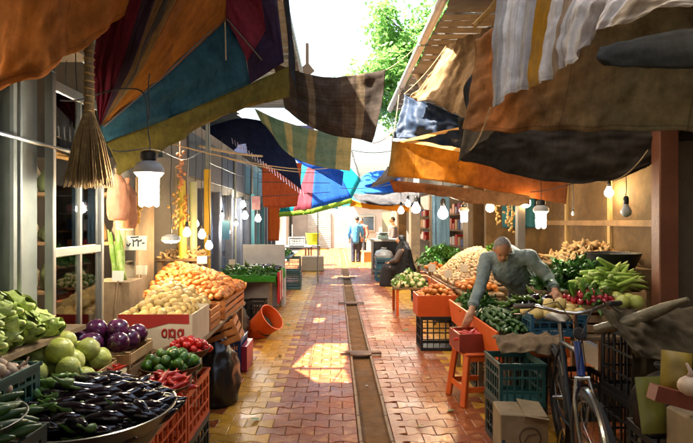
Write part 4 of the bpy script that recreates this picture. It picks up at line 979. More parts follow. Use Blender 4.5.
# ================================================================ LEFT SIDE
# front stall: two courses of crates along the lane, boards and trays on them
for i, (y, d) in enumerate(((2.22, 'nearest'), (2.75, 'middle'), (3.28, 'farthest'))):
    crate((-1.03, y, 0), f'dark plastic crate on the ground, {d} under the orange crates', m_dk, (.5, .34, .3), R(90), 'dark crates under the left front stall')
    crate((-1.03, y, .305), f'orange plastic crate, {d} of the row below the left trays', m_oc, (.5, .34, .3), R(90), 'orange crates of the left front stall')
table((-1.43, 2.55, 0), 'low board table carrying the left front crates against the pillars', .38, 1.95, .62, m_wood)
MB().box((0, 0, 0), (.42, 1.0, .008), rot=(0, 0, .05)).obj('cardboard_sheet', m_card, None, loc=(-1.04, 2.35, .617), label='flat cardboard sheet under the eggplant tray', cat='cardboard', smooth=False)
MB().box((0, 0, 0), (.12, .5, .03), rot=(0, .05, .5)).obj('plank', M('red_brown_plank', '#7d3a22', '#5d2815', 5, .5), None, loc=(-.93, 1.93, .64), label='red brown plank in front of the eggplant tray', cat='plank', smooth=False)
tray((-1.13, 2.36, .66), .385, .1, 'wide steel tray piled with dark eggplants', m_traym)
MB().box((0, 0, 0), (.3, .3, .036)).obj('wooden_block', m_wood, None, loc=(-1.13, 2.36, .641), label='wooden block under the wide eggplant tray', cat='block', smooth=False)
heap('eggplant', 'eggplant', 'glossy dark eggplant in the wide steel tray', 'eggplants in the wide tray', 'eggplant', .745, .13, .07, circ=(-1.13, 2.36, .32), yaw=(.3, .45), tilt=.16, seed=3, sc=(.85, 1.15))
heap('green_pepper', 'green_pepper', 'long green pepper lying among the eggplants', 'green peppers among the eggplants', 'pepper', .83, .06, .09, rect=(-1.42, -1.18, 2.12, 2.5), yaw=(.3, .5), seed=8, under=False, sc=(1.0, 1.4))
crate((-1.3, 1.72, .0), 'dark crate stack bottom in the left corner', m_dk, (.5, .34, .43), 0)
crate((-1.3, 1.72, .435), 'dark crate under the tray of cucumbers in the left corner', m_dk, (.5, .34, .43), 0)
tray((-1.31, 1.74, .87), .24, .06, 'small steel tray of cucumbers in the bottom left corner', m_traym)
heap('cucumber', 'cucumber', 'dark green cucumber in the bottom left tray', 'cucumbers in the corner tray', 'cucumber', .91, .06, .06, circ=(-1.31, 1.74, .2), yaw=(.6, .3), tilt=.1, seed=5)
# back tier: garlic crate, cabbages, purple cabbages, lettuce
crate((-1.43, 2.1, .79), 'teal crate of garlic at the left edge', m_tealc, (.3, .3, .2), 0)
MB().box((0, 0, 0), (.34, .36, .165)).obj('cardboard_box', m_card, None, loc=(-1.43, 2.1, .705), label='cardboard box under the teal garlic crate', cat='box', smooth=False)
heap('garlic_bulb', 'garlic', 'garlic bulb in the teal crate at the left edge', 'garlic in the teal crate', 'garlic', .965, .07, .05, rect=(-1.55, -1.31, 1.98, 2.22), seed=2)
slat_crate((-1.42, 2.68, .622), 'wooden crate under the pale green cabbages', (.4, .42, .22), m_wcp)
heap('cabbage', 'cabbage', 'round pale green cabbage beside the eggplants', 'pale green cabbages', 'cabbage', .87, .11, .115, rect=(-1.55, -1.27, 2.52, 2.86), seed=4, sc=(.9, 1.2), tilt=.3)
slat_crate((-1.36, 3.1, .622), 'wooden crate under the purple cabbages', (.4, .36, .24), m_wcp)
heap('purple_cabbage', 'purple_cabbage', 'shiny purple cabbage behind the pale cabbages', 'purple cabbages', 'cabbage', .9, .06, .125, rect=(-1.5, -1.2, 2.98, 3.24), seed=6, sc=(.9, 1.1), tilt=.3)
slat_crate((-1.5, 2.58, .86), 'pale crate holding the lettuce against the pillars', (.22, .85, .2), m_wcp) if False else None
LT = thing('lettuce_shelf', 'board shelf on the pillars under the lettuce', 'shelf', (-1.58, 2.5, 1.0))
MB().box((.02, 0, 0), (.26, .95, .025)).obj('board', m_wood, LT, smooth=False)
for y in (-.36, .36): MB().bar((-.06, y, -.2), (.11, y, -.014), .025).obj('bracket', m_blk, LT, smooth=False)
heap('lettuce', 'lettuce', 'pale green lettuce head stacked against the grey pillars', 'stacked lettuce heads', 'lettuce', 1.07, .17, .085, rect=(-1.62, -1.52, 2.02, 2.72), yaw=(R(-10), .18), tilt=.12, seed=7, sc=(.95, 1.15), peak=(-1.58, 2.4))
# small round trays
for (x, y, r, z, lb) in ((-.95, 2.86, .15, .66, 'small tray of red peppers'), (-1.0, 3.14, .18, .69, 'small tray of green bell peppers'), (-.98, 3.42, .15, .72, 'small tray of tomatoes before the cardboard box')):
    tray((x, y, z), r, .05, lb, M('brown_basket', '#6d4a2c', '#4e331d', 14, .7, bump=.4))
    MB().box((0, 0, 0), (.16, .16, z - .61)).obj('wooden_block', m_wood, None, loc=(x, y, (z + .61) / 2), label='wooden block under the ' + lb, cat='block', smooth=False)
heap('red_pepper', 'red_pepper', 'red pepper in the small tray beside the eggplants', 'red peppers', 'pepper', .7, .06, .045, circ=(-.95, 2.86, .13), yaw=(1.0, .5), seed=9)
heap('bell_pepper', 'bell_pepper', 'green bell pepper in its small tray', 'green bell peppers', 'pepper', .74, .07, .062, circ=(-1.0, 3.14, .15), seed=10)
heap('tomato', 'tomato', 'red tomato in the tray before the cardboard box', 'tomatoes', 'tomato', .77, .05, .056, circ=(-.98, 3.42, .13), seed=11)
MB().box((0, 0, .04), (.2, .16, .08), rot=(0, 0, .3)).obj('paper_box', M('paper_pale', '#c9b894', '#ab9870', 6, .8), None, loc=(-1.25, 2.83, .7), label='pale paper box of chillies beside the purple cabbages', cat='box', smooth=False)
MB().box((0, 0, 0), (.17, .14, .078)).obj('wooden_block', m_wood, None, loc=(-1.25, 2.83, .66), label='wooden block under the pale paper box', cat='block', smooth=False)
heap('chilli', 'red_pepper', 'small red chilli in the pale paper box', 'chillies in the paper box', 'chilli', .8, .02, .04, rect=(-1.32, -1.18, 2.78, 2.88), yaw=(.4, .6), seed=12, sc=(.6, .8), under=False)
# potato table, printed cardboard box, heaps
table((-1.4, 4.65, 0), 'long wooden table under the potatoes and orange roots', .82, 2.1, .72, m_wood)
BX = thing('cardboard_box', 'printed red and white cardboard box holding potatoes', 'box', (-1.26, 3.86, .722))
m_bw = M('box_white', '#cdbfa4', '#b3a386', 5, .75, rv=0); m_br = M('box_red', '#a5281c', '#861c12', 5, .7, rv=0)
for s in (-1, 1):
    MB().box((0, s * .24, .115), (.52, .008, .23)).obj('side_panel', m_bw, BX, smooth=False); MB().box((s * .256, 0, .115), (.008, .47, .229)).obj('side_panel', m_bw, BX, smooth=False)
MB().box((0, 0, .005), (.49, .46, .008)).obj('base', m_card, BX, smooth=False)
bd = MB(); bd.add([(-.256, -.247, .232), (.24, -.247, .232), (.24, -.247, .165), (.1, -.247, .17), (-.06, -.247, .13), (-.256, -.247, .12)], [(5, 4, 3, 2, 1, 0)])
bd.obj('printed_band', m_br, BX, smooth=False)
lt = MB()
def stroke(mb, pts, o, s, w, y): 
    for a, b in zip(pts, pts[1:]): mb.bar((o[0] + a[0] * s, y, o[1] + a[1] * s), (o[0] + b[0] * s, y, o[1] + b[1] * s), .002, w) if False else mb.tube([(o[0] + a[0] * s, y, o[1] + a[1] * s), (o[0] + b[0] * s, y, o[1] + b[1] * s)], w / 2, 5)
lp = [(.5, .95), (.15, .9), (0, .5), (.15, .1), (.5, .05), (.6, .3), (.6, .7), (.5, .95)]
for k, ox in enumerate((.05, .105, .16)):
    stroke(lt, lp, (ox, .075), .055, .014, -.246)
stroke(lt, [(.9, 1), (.9, -.1)], (.05, .075), .055, .012, -.246); stroke(lt, [(.65, .9), (.65, -.5)], (.105, .075), .055, .012, -.246); stroke(lt, [(.7, 1), (.72, 0), (.95, 0)], (.16, .075), .055, .012, -.246)
lt.obj('lettering', m_br, BX)
heap('potato', 'potato', 'pale brown potato in the heap above the printed box', 'potatoes in the left heap', 'potato', .93, .16, .064, rect=(-1.48, -1.1, 3.68, 4.46), seed=13, sc=(.8, 1.3), peak=(-1.4, 4.3), maxn=260)
slat_crate((-1.25, 4.3, .722), 'wooden crate behind the printed box', (.5, .36, .18), m_wc)
slat_crate((-1.22, 5.1, .722), 'orange wooden crate of roots behind the potatoes', (.46, .95, .18), m_wc)
heap('orange_root', 'orange_root', 'orange root in the big heap on the left stall', 'orange roots heaped on the left stall', 'root', .93, .25, .06, rect=(-1.72, -1.0, 4.62, 5.62), seed=14, sc=(.65, 1.1), peak=(-1.6, 5.1), power=.8)
heap('ginger_root', 'ginger_root', 'knobbly tan ginger root behind the orange heap', 'ginger behind the orange heap', 'ginger', 1.2, .1, .075, rect=(-1.95, -1.55, 5.75, 6.2), seed=15)
table((-1.75, 5.98, 0), 'high table of ginger behind the orange heap', .5, .55, 1.19, m_wood)
slat_crate((-.99, 4.72, .5), 'small pale slatted crate hung at the table edge below the potatoes', (.3, .34, .2), m_wc, tilt=(0, R(-22), .1))
# blue crate with oranges, tilted orange basket, black bag
crate((-1.17, 5.72, 0), 'dark blue crate of oranges on the ground by the lane', m_bluec, (.32, .42, .34), 0)
heap('orange', 'orange', 'orange in the dark blue ground crate', 'oranges in the dark blue crate', 'orange', .335, .09, .072, rect=(-1.3, -1.05, 5.54, 5.9), seed=16)
MB().box((0, 0, .14), (.06, .4, .26)).obj('red_bag', M('pink_plastic', '#a82a48', '#7d1a30', 6, .4), None, loc=(-.975, 5.72, 0), label='folded crimson sack against the dark blue crate', cat='sack', smooth=False)
t = thing('bucket', 'orange plastic bucket lying tilted on the paving', 'bucket', (-1.02, 7.15, .17)); t.rotation_euler = (0, R(52), R(-25))
MB().lathe([(.001, -.2), (.14, -.2), (.19, .2), (.2, .205), (.2, .215), (.185, .215), (.133, -.185), (.001, -.185)], 26).obj('body', m_oc, t)
MB().lathe([(.001, .0), (.17, .0), (.16, .05), (.08, .1), (.001, .11)], 16, lump=.02).obj('contents', M('dark_greens', '#2c3320', '#1d2415', 10, .8, bump=.5), t)
m_bag = M('black_bag', '#141413', '#1e1c1a', 5, .3, bump=.6, bscale=14, rv=0, spec=.6)
def bag(loc, rx, ry, h, label, mat, seed, neck=True, name='plastic_bag', cat='bag'):
    pr = [(.001, 0), (.8, 0), (1.0, .12), (1.05, .35), (.95, .6), (.7, .8), (.35, .92)] + ([(.2, .95), (.3, 1.02), (.36, 1.08)] if neck else [(.12, .97)]) + [(.001, 1.0)]
    pv_ = [Vector((r, z, 0)) for r, z in pr]; pr = [(max(.001, q.x), q.y) for q in (crom(pv_, k / 34) for k in range(35))]
    m = MB(); m.lathe([(r, z * h) for r, z in pr], 40)
    for i, v in enumerate(m.v):
        a = math.atan2(v.y, v.x); s = 1 + .09 * mnoise.noise(Vector((v.x * 2.2, v.y * 2.2, v.z * 5 + seed * 4))) + .14 * mnoise.noise(Vector((v.x * 1.3 + seed * 3, v.y * 1.3, v.z / h * 2.4))) + .03 * math.sin(a * 7 + seed + v.z * 8) * min(1, v.z / h * 1.2)
        cr = abs(mnoise.noise(Vector((v.x * 2.2 + seed, v.y * 2.2, v.z * 9)))) * .3 + abs(mnoise.noise(Vector((v.x * 4, v.y * 4 + seed, v.z * 14)))) * .09
        s *= 1.08 - cr; zz = v.z / h; ln_ = .22 * mnoise.noise(Vector((seed * 1.9, 3, 0))) * zz * zz
        m.v[i] = Vector((v.x * s * rx + ln_ * rx * 2, v.y * s * ry + .12 * zz * ry, v.z * (1 + .05 * mnoise.noise(v * 3) * min(1, zz * 5))))
    return m.obj(name, mat, None, loc=loc, label=label, cat=cat, smooth='full')
bag((-1.04, 4.62, 0), .18, .21, .62, 'full black plastic bag standing at the lane edge', m_bag, 3)
# mound of dark sacking between bag and tables
bag((-1.5, 6.9, 0), .3, .4, .6, 'dark sack under the pale boards behind the tilted bucket', M('sack_dark', '#4a4032', '#332b20', 6, .85, bump=.4), 5, False, 'sack', 'sack')
# green clothed table
GT = table((-1.42, 9.0, 0), 'trestle table under the green cloth', .86, 1.5, .72, m_wood)
sheet('tablecloth', [[(-1.88, 8.22, .728), (-1.88, 9.78, .728)], [(-1.4, 8.22, .732), (-1.4, 9.78, .732)], [(-.965, 8.22, .728), (-.965, 9.78, .728)], [(-.955, 8.2, .66), (-.955, 9.78, .66)], [(-.95, 8.2, .56), (-.95, 9.78, .56)]],
      cl('green_cloth', '#3f8a2c', .1, '#1e4a14', .3), 12, 20, .006, 2, .004, 50, lin=True, label='bright green cloth over the trestle table', cat='tablecloth')
sheet('cloth_front', [[(-1.88, 8.215, .728), (-.958, 8.215, .728)], [(-1.88, 8.2, .64), (-.955, 8.2, .64)]], MATS['green_cloth'], 12, 4, .01, 2, .004, 51, label='front edge of the green table cloth', cat='tablecloth')
sheet('red_white_cloth', [[(-.93, 8.25, .78), (-.93, 9.0, .78)], [(-.925, 8.25, .5), (-.925, 9.0, .5)], [(-.92, 8.28, .28), (-.92, 9.0, .3)]], cloth('red_white', [(0, '#b01f26'), (.45, '#d8d2cc'), (.62, '#b8292c'), (.8, '#d8d2cc')], transl=.15, dirt_amt=.15), 16, 12, .015, 2, .004, 52, folds=(4, .012), label='red and white cloth hanging off the green table', cat='cloth')
MB().box((0, 0, .22), (.8, .02, .44)).obj('board', M('pale_board', '#a9a8ac', '#8c8b90', 3, .5), None, loc=(-1.38, 9.95, .72), label='pale grey board standing behind the green table', cat='board', smooth=False)
MB().box((0, 0, .36), (.8, .4, .72)).obj('cabinet', M('pale_board', ''), None, loc=(-1.38, 10.0, 0), label='pale grey cabinet behind the green table', cat='cabinet', smooth=False)
heap('eggplant', 'eggplant', 'eggplant laid out on the green cloth table', 'eggplants on the green table', 'eggplant', .755, .04, .1, rect=(-1.8, -1.05, 8.9, 9.6), yaw=(.8, .7), seed=18, sc=(1.0, 1.4), under=False)
heap('herb_bunch', 'herb_bunch', 'dark herb bunch on the green cloth table', 'herbs on the green table', 'herbs', .76, .03, .15, rect=(-1.8, -1.05, 8.35, 8.8), seed=19, under=False)
for i, (x, y) in enumerate(((-1.75, 8.5), (-1.45, 8.6))):
    crate((x + .15, y, 0), ['dark crate under the green table, wall side', 'dark crate under the green table, lane side'][i], m_bk, (.28, .4, .3), 0)
# pale boards and grey crates farther on
for i, (x, y, z, lb) in enumerate(((-1.55, 11.9, 0, 'lower grey green crate by the teal posts'), (-1.55, 11.9, .36, 'upper grey green crate by the teal posts'), (-1.05, 12.4, 0, 'grey green tub at the lane edge beneath the dark crates'), (-1.5, 12.6, .0, 'grey green crate behind, ground one'), (-1.1, 12.95, 0, 'second grey green crate at the lane edge'), (-1.1, 12.95, .36, 'crate stacked on the second lane edge crate'))):
    crate((x, y, z), lb, m_gn, (.44, .46, .36), 0)
CT = table((-1.5, 12.1, .722), 'dark teal counter top over the grey crates', 1.0, 1.5, .1, M('teal_top', '#3c5a60', '#2c444a', 3, .4), name='counter', legm=m_gn)
heap('herb_bunch', 'herb_bunch', 'dark herbs piled on the teal counter', 'herbs on the teal counter', 'herbs', .86, .16, .16, rect=(-1.9, -1.1, 11.5, 12.6), seed=20, under=False)
for y, lb in ((11.4, 'turquoise door post nearest the rust drop cloth'), (12.2, 'middle turquoise door post'), (13.0, 'farthest turquoise door post')):
    MB().box((0, 0, 1.1), (.07, .07, 2.2)).obj('door_post', M('turquoise_post', '#3a7f8c', '#2a6470', 4, .5), None, loc=(-1.82, y, 0), label=lb, cat='post', smooth=False)
sheet('hung_cloth', [[(-1.75, 13.4, 2.15), (-1.45, 13.4, 2.15)], [(-1.75, 13.4, 1.6), (-1.45, 13.4, 1.6)], [(-1.75, 13.4, 1.1), (-1.47, 13.4, 1.1)]], cl('orange_hung', '#c8662a', .4, '#7a3a18', .2), 10, 10, .02, 2, .004, 53, folds=(3, .02), label='narrow orange cloth hanging beside the turquoise posts', cat='cloth')
# far left: cream stall, yellow tub, white post
table((-1.3, 18, 0), 'pale table at the far left end of the lane', .9, 1.8, .75, m_white)
MB().lathe([(.001, 0), (.2, 0), (.26, .4), (.27, .42), (.25, .42), (.19, .02), (.001, .02)], 20).obj('tub', M('lime_plastic', '#b8c41e', '#9aa612', 4, .4), None, loc=(-.85, 19.0, .755), label='lime yellow plastic tub on the far left table', cat='tub') 
table((-.85, 19.0, 0), 'low table under the lime yellow tub', .6, .6, .75, m_white)
for i, y in enumerate((17.6, 18.2)): crate((-1.35, y, .755), ['white crate on the far left table, nearer', 'white crate on the far left table, farther'][i], M('white_plastic', '#c9c8c2', '#b0afa8', 5, .5), (.5, .4, .3), .2)
MB().box((0, 0, .24), (.7, .5, .48), bev=.02).obj('cardboard_box', M('pale_card', '#b9ad96', '#9c907a', 4, .8), None, loc=(-.75, 16.9, 0), label='pale box on the ground at the far left', cat='box')
# yellow pole and hanging bundles in the first shop
YP = thing('lamp_pole', 'tall pole with yellow painted lower half left of the blue doors', 'pole', (-1.72, 6.95, 0))
MB().box((0, 0, 1.15), (.08, .05, 2.3), bev=.005).obj('yellow_board', M('yellow_paint', '#c2a01c', '#a48412', 4, .5, rv=0), YP)
MB().box((0, .02, 1.55), (.05, .04, 3.1)).obj('grey_upright', m_steel, YP, smooth=False)
for x, y, lb in ((-1.7, 5.75, 'pale yellow green upright tube left of the bulbs'), (-1.62, 5.9, 'pale grey green upright tube beside the yellow one')):
    MB().tube([(0, 0, 0), (0, 0, 2.05)], .045, 10).obj('upright', M('pale_yellow_tube' if 'yellow' in lb[:12] else 'pale_grey_tube', '#b5a83c' if 'yellow' in lb[:12] else '#8f9678', None, 4, .5, rv=0), None, loc=(x, y, 0), label=lb, cat='post')
m_dry = M('dried_string', '#a8714a', '#7d4c2c', 12, .7, bump=.3, rv=.2); m_pink = M('pink_loofah', '#b07a5c', '#8d5a40', 8, .8, bump=.5, rv=.15)
def braid(p, L, label, mat, seed):
    r = random.Random(seed); b = MB(); b.tube([(0, 0, .25), (0, 0, -L)], .006, 5)
    for k in range(int(L / .022)):
        q = ball(.02, 8, .8, 5); b.join(q, Matrix.Translation((r.gauss(0, .022), r.gauss(0, .02), -k * .022)) @ Euler((r.random() * 3, r.random() * 3, 0)).to_matrix().to_4x4())
    return b.obj('hanging_braid', mat, None, loc=p, label=label, cat='braid', smooth='full')
braid(W(180, 152, 5.3), .38, 'reddish dried braid hanging left of the yellow tube, upper one', m_dry, 1)
braid(W(176, 190, 5.5), .42, 'tan dried braid hanging behind the large lamp', M('tan_dried', '#a88c58', '#84683a', 12, .7, bump=.3), 2)
braid(W(186, 196, 5.7), .4, 'ochre dried braid hanging beside the pale tubes', M('ochre_dried', '#b07c34', '#8a5a1e', 12, .7, bump=.3), 3)
braid(W(138, 206, 4.6), .16, 'bunch of yellow bulbs hanging under the large lamp', M('yellow_dried', '#c8a048', '#a67c28', 12, .6, bump=.3), 4)
for i, (px, py, Y, lb) in enumerate(((118, 178, 4.3, 'pink loofah bag hanging right of the display window'), (127, 186, 4.5, 'second pink loofah bag, closer to the large lamp'))):
    bag(W(px, py + 42, Y), .085, .06, .4, lb, m_pink, 8 + i, True, 'loofah_bag', 'bag')
LK = thing('leek_bunch', 'upright bunch of green leeks right of the display window', 'leeks', W(118, 280, 4.2))
for k in range(9): inst('leek', V['leek'][k % 2][1], LK, (rnd.gauss(0, .03), rnd.gauss(0, .03), .2), (0, R(-80 + rnd.gauss(0, 8)), rnd.uniform(0, 6.28)), 1.0)
MB().box((0, 0, 0), (.3, .3, 1.0)).obj('pedestal', m_wood, None, loc=W(118, 280, 4.2) + Vector((0, 0, -.5)), label='wooden pedestal under the leek bunch', cat='pedestal', smooth=False)
# price cards
m_cardw = M('card_white', '#c4c2b4', '#aaa898', 5, .7, rv=0); m_ink = M('ink', '#15130f', '#221f19', 5, .7, rv=0)
def price_card(p, wd, ht, label, marks, rz=0, tilt=-.15, stick=.25):
    t = thing('price_card', label, 'price card', p); t.rotation_euler = (tilt, 0, rz)
    MB().box((0, 0, 0), (wd, .004, ht)).obj('card', m_cardw, t, smooth=False)
    if stick: MB().box((0, .006, -ht/2 - stick/2 + .03), (.012, .006, stick)).obj('stick', m_wood, t, smooth=False)
    if marks:
        b = MB()
        for pts, ox in marks: stroke(b, pts, (ox * wd, -ht * .25), ht * .5, ht * .09, -.003)
        b.obj('writing', m_ink, t)
two = [(0, 1), (.1, .75), (.55, .8), (.5, 1.0)]; two2 = [(.1, .78), (.12, 0)]
MK = [([(-.2, .3), (-.05, .1)], -.36), ([(0, 0), (.25, .5)], -.34), (two, -.16), (two2, -.16), (two, .06), (two2, .06), ([(0, .45), (.35, .5)], .28), ([(-.6, 1.25), (.5, 1.35)], -.05)]
price_card(W(136, 243, 4.3), .17, .12, 'white price card with black digits under the large lamp', MK, .15)
price_card(W(125, 225, 4.5), .14, .09, 'blank pale card above the price card with digits', [([(-.8, .6), (.8, .62)], 0)], .1)
for i, (p, lb) in enumerate((((118, 276, 4.0), 'small white card stuck in the potatoes, left one'), ((141, 270, 4.4), 'small white card stuck in the potatoes, right one'), ((202, 260, 5.4), 'white card stuck in the ginger'), ((232, 262, 8.4), 'pale card at the corner of the green table'))):
    price_card(W(*p), .1, .08, lb, None, .2 * i - .2)
MB().box((0, 0, 0), (.16, .01, .26)).obj('notice', M('pink_notice', '#b85a78', '#d8c8cc', 8, .6), None, loc=W(256, 203, 9.9), label='small pink and white notice by the far bulbs', cat='notice', smooth=False)
MB().box((0, 0, 0), (.12, .01, .3)).obj('notice', M('blue_notice', '#4a86b8', '#3a70a0', 6, .5), None, loc=W(226, 230, 8.2), label='light blue card hanging right of the yellow pole', cat='notice', smooth=False)
# straw broom
BR = thing('straw_broom', 'straw broom hanging head down below the orange brown tarp', 'broom', W(89, 118, 2.95))
m_straw = M('straw', '#a08656', '#6d5430', 14, .8, bump=.4, bscale=120, rv=.1, c3='#86693c')
MB().tube([(0, 0, .5), (0, 0, .3), (.002, 0, .12), (0, 0, .0)], [.022, .025, .027, .03], 12).obj('handle', m_straw, BR)
for k in range(11): MB().lathe([(.028, -.006), (.0315, 0), (.028, .006)], 12, (0, 0, .46 - k * .042)).obj('binding', M('straw_band', '#8f6e36', '#6e5022', 20, .7), BR)
st = MB(); rr = random.Random(4)
for k in range(240):
    a = rr.uniform(0, 6.28); q = math.sqrt(rr.random()); L = rr.uniform(.36, .42)
    d = Vector((math.cos(a) * q * .112, math.sin(a) * q * .06, -L)); s = Vector((math.cos(a) * q * .027, math.sin(a) * q * .027, .02))
    st.tube([s, s + d * .4 + Vector((d.x * .12, d.y * .1, 0)), s + d], [.005, .0045, .003], 4)
st.obj('bristles', m_straw, BR, kind='stuff')
for z, w_ in ((-.1, .052), (-.13, .06)): 
    m = MB(); m.tube([(math.cos(a * .314) * w_, math.sin(a * .314) * w_ * .55, z) for a in range(21)], .003, 5, caps=False); m.obj('stitching', M('red_thread', '#7a3524', '#5a2014', 9, .8), BR)
MB().tube([(0, 0, .5), (.005, 0, .54), (0, .0, .6)], .004, 5).obj('hanging_loop', m_rope, BR)
# display window of the first shop
DW = thing('display_window', 'aluminium framed display window with four panes beside the broom', 'window', (-1.62, 3.25, 0))
for y in (2.95, 3.56): MB().box((0, y - 3.25, 1.25), (.05, .035, 2.4), bev=.004).obj('frame_post', m_alu, DW)
MB().box((0, 0, 1.42), (.045, .57, .045)).obj('frame_rail', m_alu, DW, smooth=False); MB().box((0, 0, .62), (.045, .57, .05)).obj('frame_rail', m_alu, DW, smooth=False); MB().box((0, 0, 2.38), (.045, .57, .05)).obj('frame_rail', m_alu, DW, smooth=False)
MB().box((0, .03, 1.9), (.025, .025, .9)).obj('frame_mullion', m_alu, DW, smooth=False); MB().box((0, .03, 1.02), (.025, .025, .75)).obj('frame_mullion', m_alu, DW, smooth=False)
for y0, y1 in ((-.28, .015), (.045, .285)):
    for z0, z1 in ((.65, 1.39), (1.45, 2.35)): MB().box((0, (y0 + y1) / 2, (z0 + z1) / 2), (.004, y1 - y0, z1 - z0)).obj('pane', glass('window_glass'), DW, smooth=False)
# goods on shelves inside the first shop
SH = thing('wall_shelves', 'wooden shelves inside the shop behind the display window', 'shelf', (-2.6, 4.9, 0))
for z in (.5, .95, 1.4, 1.85): MB().box((0, 0, z), (1.6, .4, .03)).obj('shelf_board', m_wood, SH, smooth=False)
for x in (-.8, .8): MB().box((x, 0, 1.0), (.03, .4, 2.0)).obj('upright', m_wood, SH, smooth=False)
rr = random.Random(31)
for zi, z in enumerate((.515, .965, 1.415, 1.865)):
    for k in range(5):
        x = -3.25 + k * .32 + rr.uniform(-.03, .03); hh = rr.uniform(.18, .34)
        lb = f"{['brown', 'cream', 'dull green', 'tan', 'grey'][k]} goods sack on the {['bottom', 'second', 'third', 'top'][zi]} shelf behind the display window"
        bag((x, 4.86, z), .12, .13, hh, lb, M('sack_%d' % k, ['#7a5a3a', '#b5a580', '#5f6a44', '#a8895a', '#77736a'][k], None, 5, .8, bump=.3), 40 + k + zi * 7, k % 2 == 0, 'sack', 'sack')
bk = slat_crate((-2.15, 3.3, .55), 'slatted crate of tan roots inside the display window', (.8, .7, .3), m_wcp)
heap('ginger_root', 'ginger_root', 'tan root in the crate inside the display window', 'roots inside the display window', 'root', .84, .22, .09, rect=(-2.5, -1.85, 2.98, 3.6), seed=33)
table((-2.15, 3.3, 0), 'table inside the shop behind the display window', .9, .8, .55, m_wood)

# scraps on the paving
rl_ = random.Random(5); sp_ = [('leaf_scrap', leafblade(.09, .025, .25), m_leaf, 'torn green leaf'), ('paper_scrap', packet0, M('scrap_paper', '#b5aa92', '#8f8468', 8, .8), 'crumpled paper scrap'), ('straw_scrap', leafblade(.12, .008, .1), m_straw, 'dry straw scrap')] if False else []
for i, (x, y, k, lb) in enumerate(((-.62, 4.2, 0, 'torn green leaf on the paving near the black bag'), (-.72, 4.9, 2, 'dry husk on the yellow paving by the black bag'), (.95, 4.4, 0, 'torn green leaf on the paving left of the stool'), (.9, 5.3, 2, 'dry husk on the paving behind the stool'), (-.66, 6.2, 0, 'wilted leaf on the paving by the blue crate'), (.75, 6.0, 2, 'dry husk on the paving before the black crate'), (.98, 7.6, 0, 'wilted leaf on the paving by the mushroom table'), (-.7, 8.0, 0, 'wilted leaf on the paving by the green table'), (.62, 4.05, 2, 'dry husk on the paving right of the drain'))):
    leafblade([.09, 0, .07][k], [.028, 0, .018][k], .3).obj('leaf_scrap', [m_leaf, None, M('dry_husk', '#b39a68', '#8a7246', 9, .8)][k], None, loc=(x, y, .006), rot=(0, 0, rl_.uniform(0, 6.28)), label=lb, cat='leaf', smooth='full')

# ================================================================ RIGHT SIDE
m_ob = M('orange_board', '#d0601e', '#b44a12', 4, .5, rv=.05)
# nearest stall
T1 = table((1.98, 4.42, 0), 'stall table under the melons, leeks and radishes on the right', 1.3, .74, .7, m_wood)
T1b = table((1.47, 5.3, 0), 'narrow stall table the man leans across', .34, .98, .7, m_wood)
MB().box((0, 0, 0), (.018, 1.72, .24), rot=(0, R(-8), 0)).obj('side_board', m_ob, None, loc=(1.285, 4.95, .61), label='orange board along the front edge of the right stall', cat='board', smooth=False)
MB().box((0, 0, 0), (.5, .018, .16), rot=(R(8), 0, R(-6))).obj('side_board', m_ob, None, loc=(1.55, 4.03, .63), label='short orange board on the near end of the right stall', cat='board', smooth=False)
for i, (x, y, z, lb) in enumerate(((1.5, 4.35, 0, 'dark green crate under the right stall, ground one nearest the stool'), (1.5, 4.35, .31, 'dark green crate stacked on the one nearest the stool'), (1.5, 5.2, 0, 'dark green crate under the narrow stall table'), (1.5, 5.2, .31, 'upper dark green crate under the narrow stall table'), (2.1, 4.4, 0, 'dark green crate under the middle of the right stall'))):
    crate((x, y, z), lb, m_dk, (.34, .5, .3), 0, 'dark green crates under the right stall')
crate((1.3, 3.8, .0), 'dark crate on the ground behind the cardboard box', m_dk, (.32, .36, .3), 0); crate((1.3, 3.8, .305), 'teal crate stacked below the orange board by the bicycle', m_tealc, (.32, .36, .3), 0)
sheet('plastic_sheet', [[(1.2, 4.0, .72), (1.5, 3.98, .74), (1.75, 4.0, .73)], [(1.2, 3.9, .7), (1.5, 3.86, .71), (1.72, 3.9, .68)], [(1.22, 3.85, .62), (1.45, 3.8, .64), (1.68, 3.84, .56)]], cl('crumpled_plastic', '#a08a6c', .4, '#5a4a36', .35), 26, 14, .035, 4, .003, 60, label='crumpled tan plastic sheet over the stall end beside the bicycle', cat='plastic sheet')
BX2 = thing('cardboard_box', 'worn cardboard box with a printed circle beside the bicycle', 'box', (1.2, 3.4, 0), R(-6)); BX2.scale = (.86, .86, .86)
MB().box((0, 0, .22), (.34, .3, .44), bev=.006).obj('body', M('worn_card', '#8f7c5c', '#665438', 4, .85, bump=.2, rv=0), BX2, smooth=False)
MB().box((.09, -.02, .443), (.17, .3, .006), rot=(.1, .12, 0)).obj('flap', MATS['worn_card'], BX2, smooth=False)
ci = MB(); ci.tube([(.04 + .075 * math.cos(a * .2618), -.152, .28 + .075 * math.sin(a * .2618)) for a in range(25)], .005, 5, caps=False); ci.tube([(.0, -.152, .25), (.03, -.152, .3), (.08, -.152, .31)], .004, 5)
ci.obj('printed_circle', M('dark_print', '#4a3826', None, 5, .8, rv=0), BX2)
MB().box((-.15, -.152, .22), (.025, .004, .07)).obj('label_strip', M('print_blue', '#2c3a4a', None, 5, .8, rv=0), BX2, smooth=False)
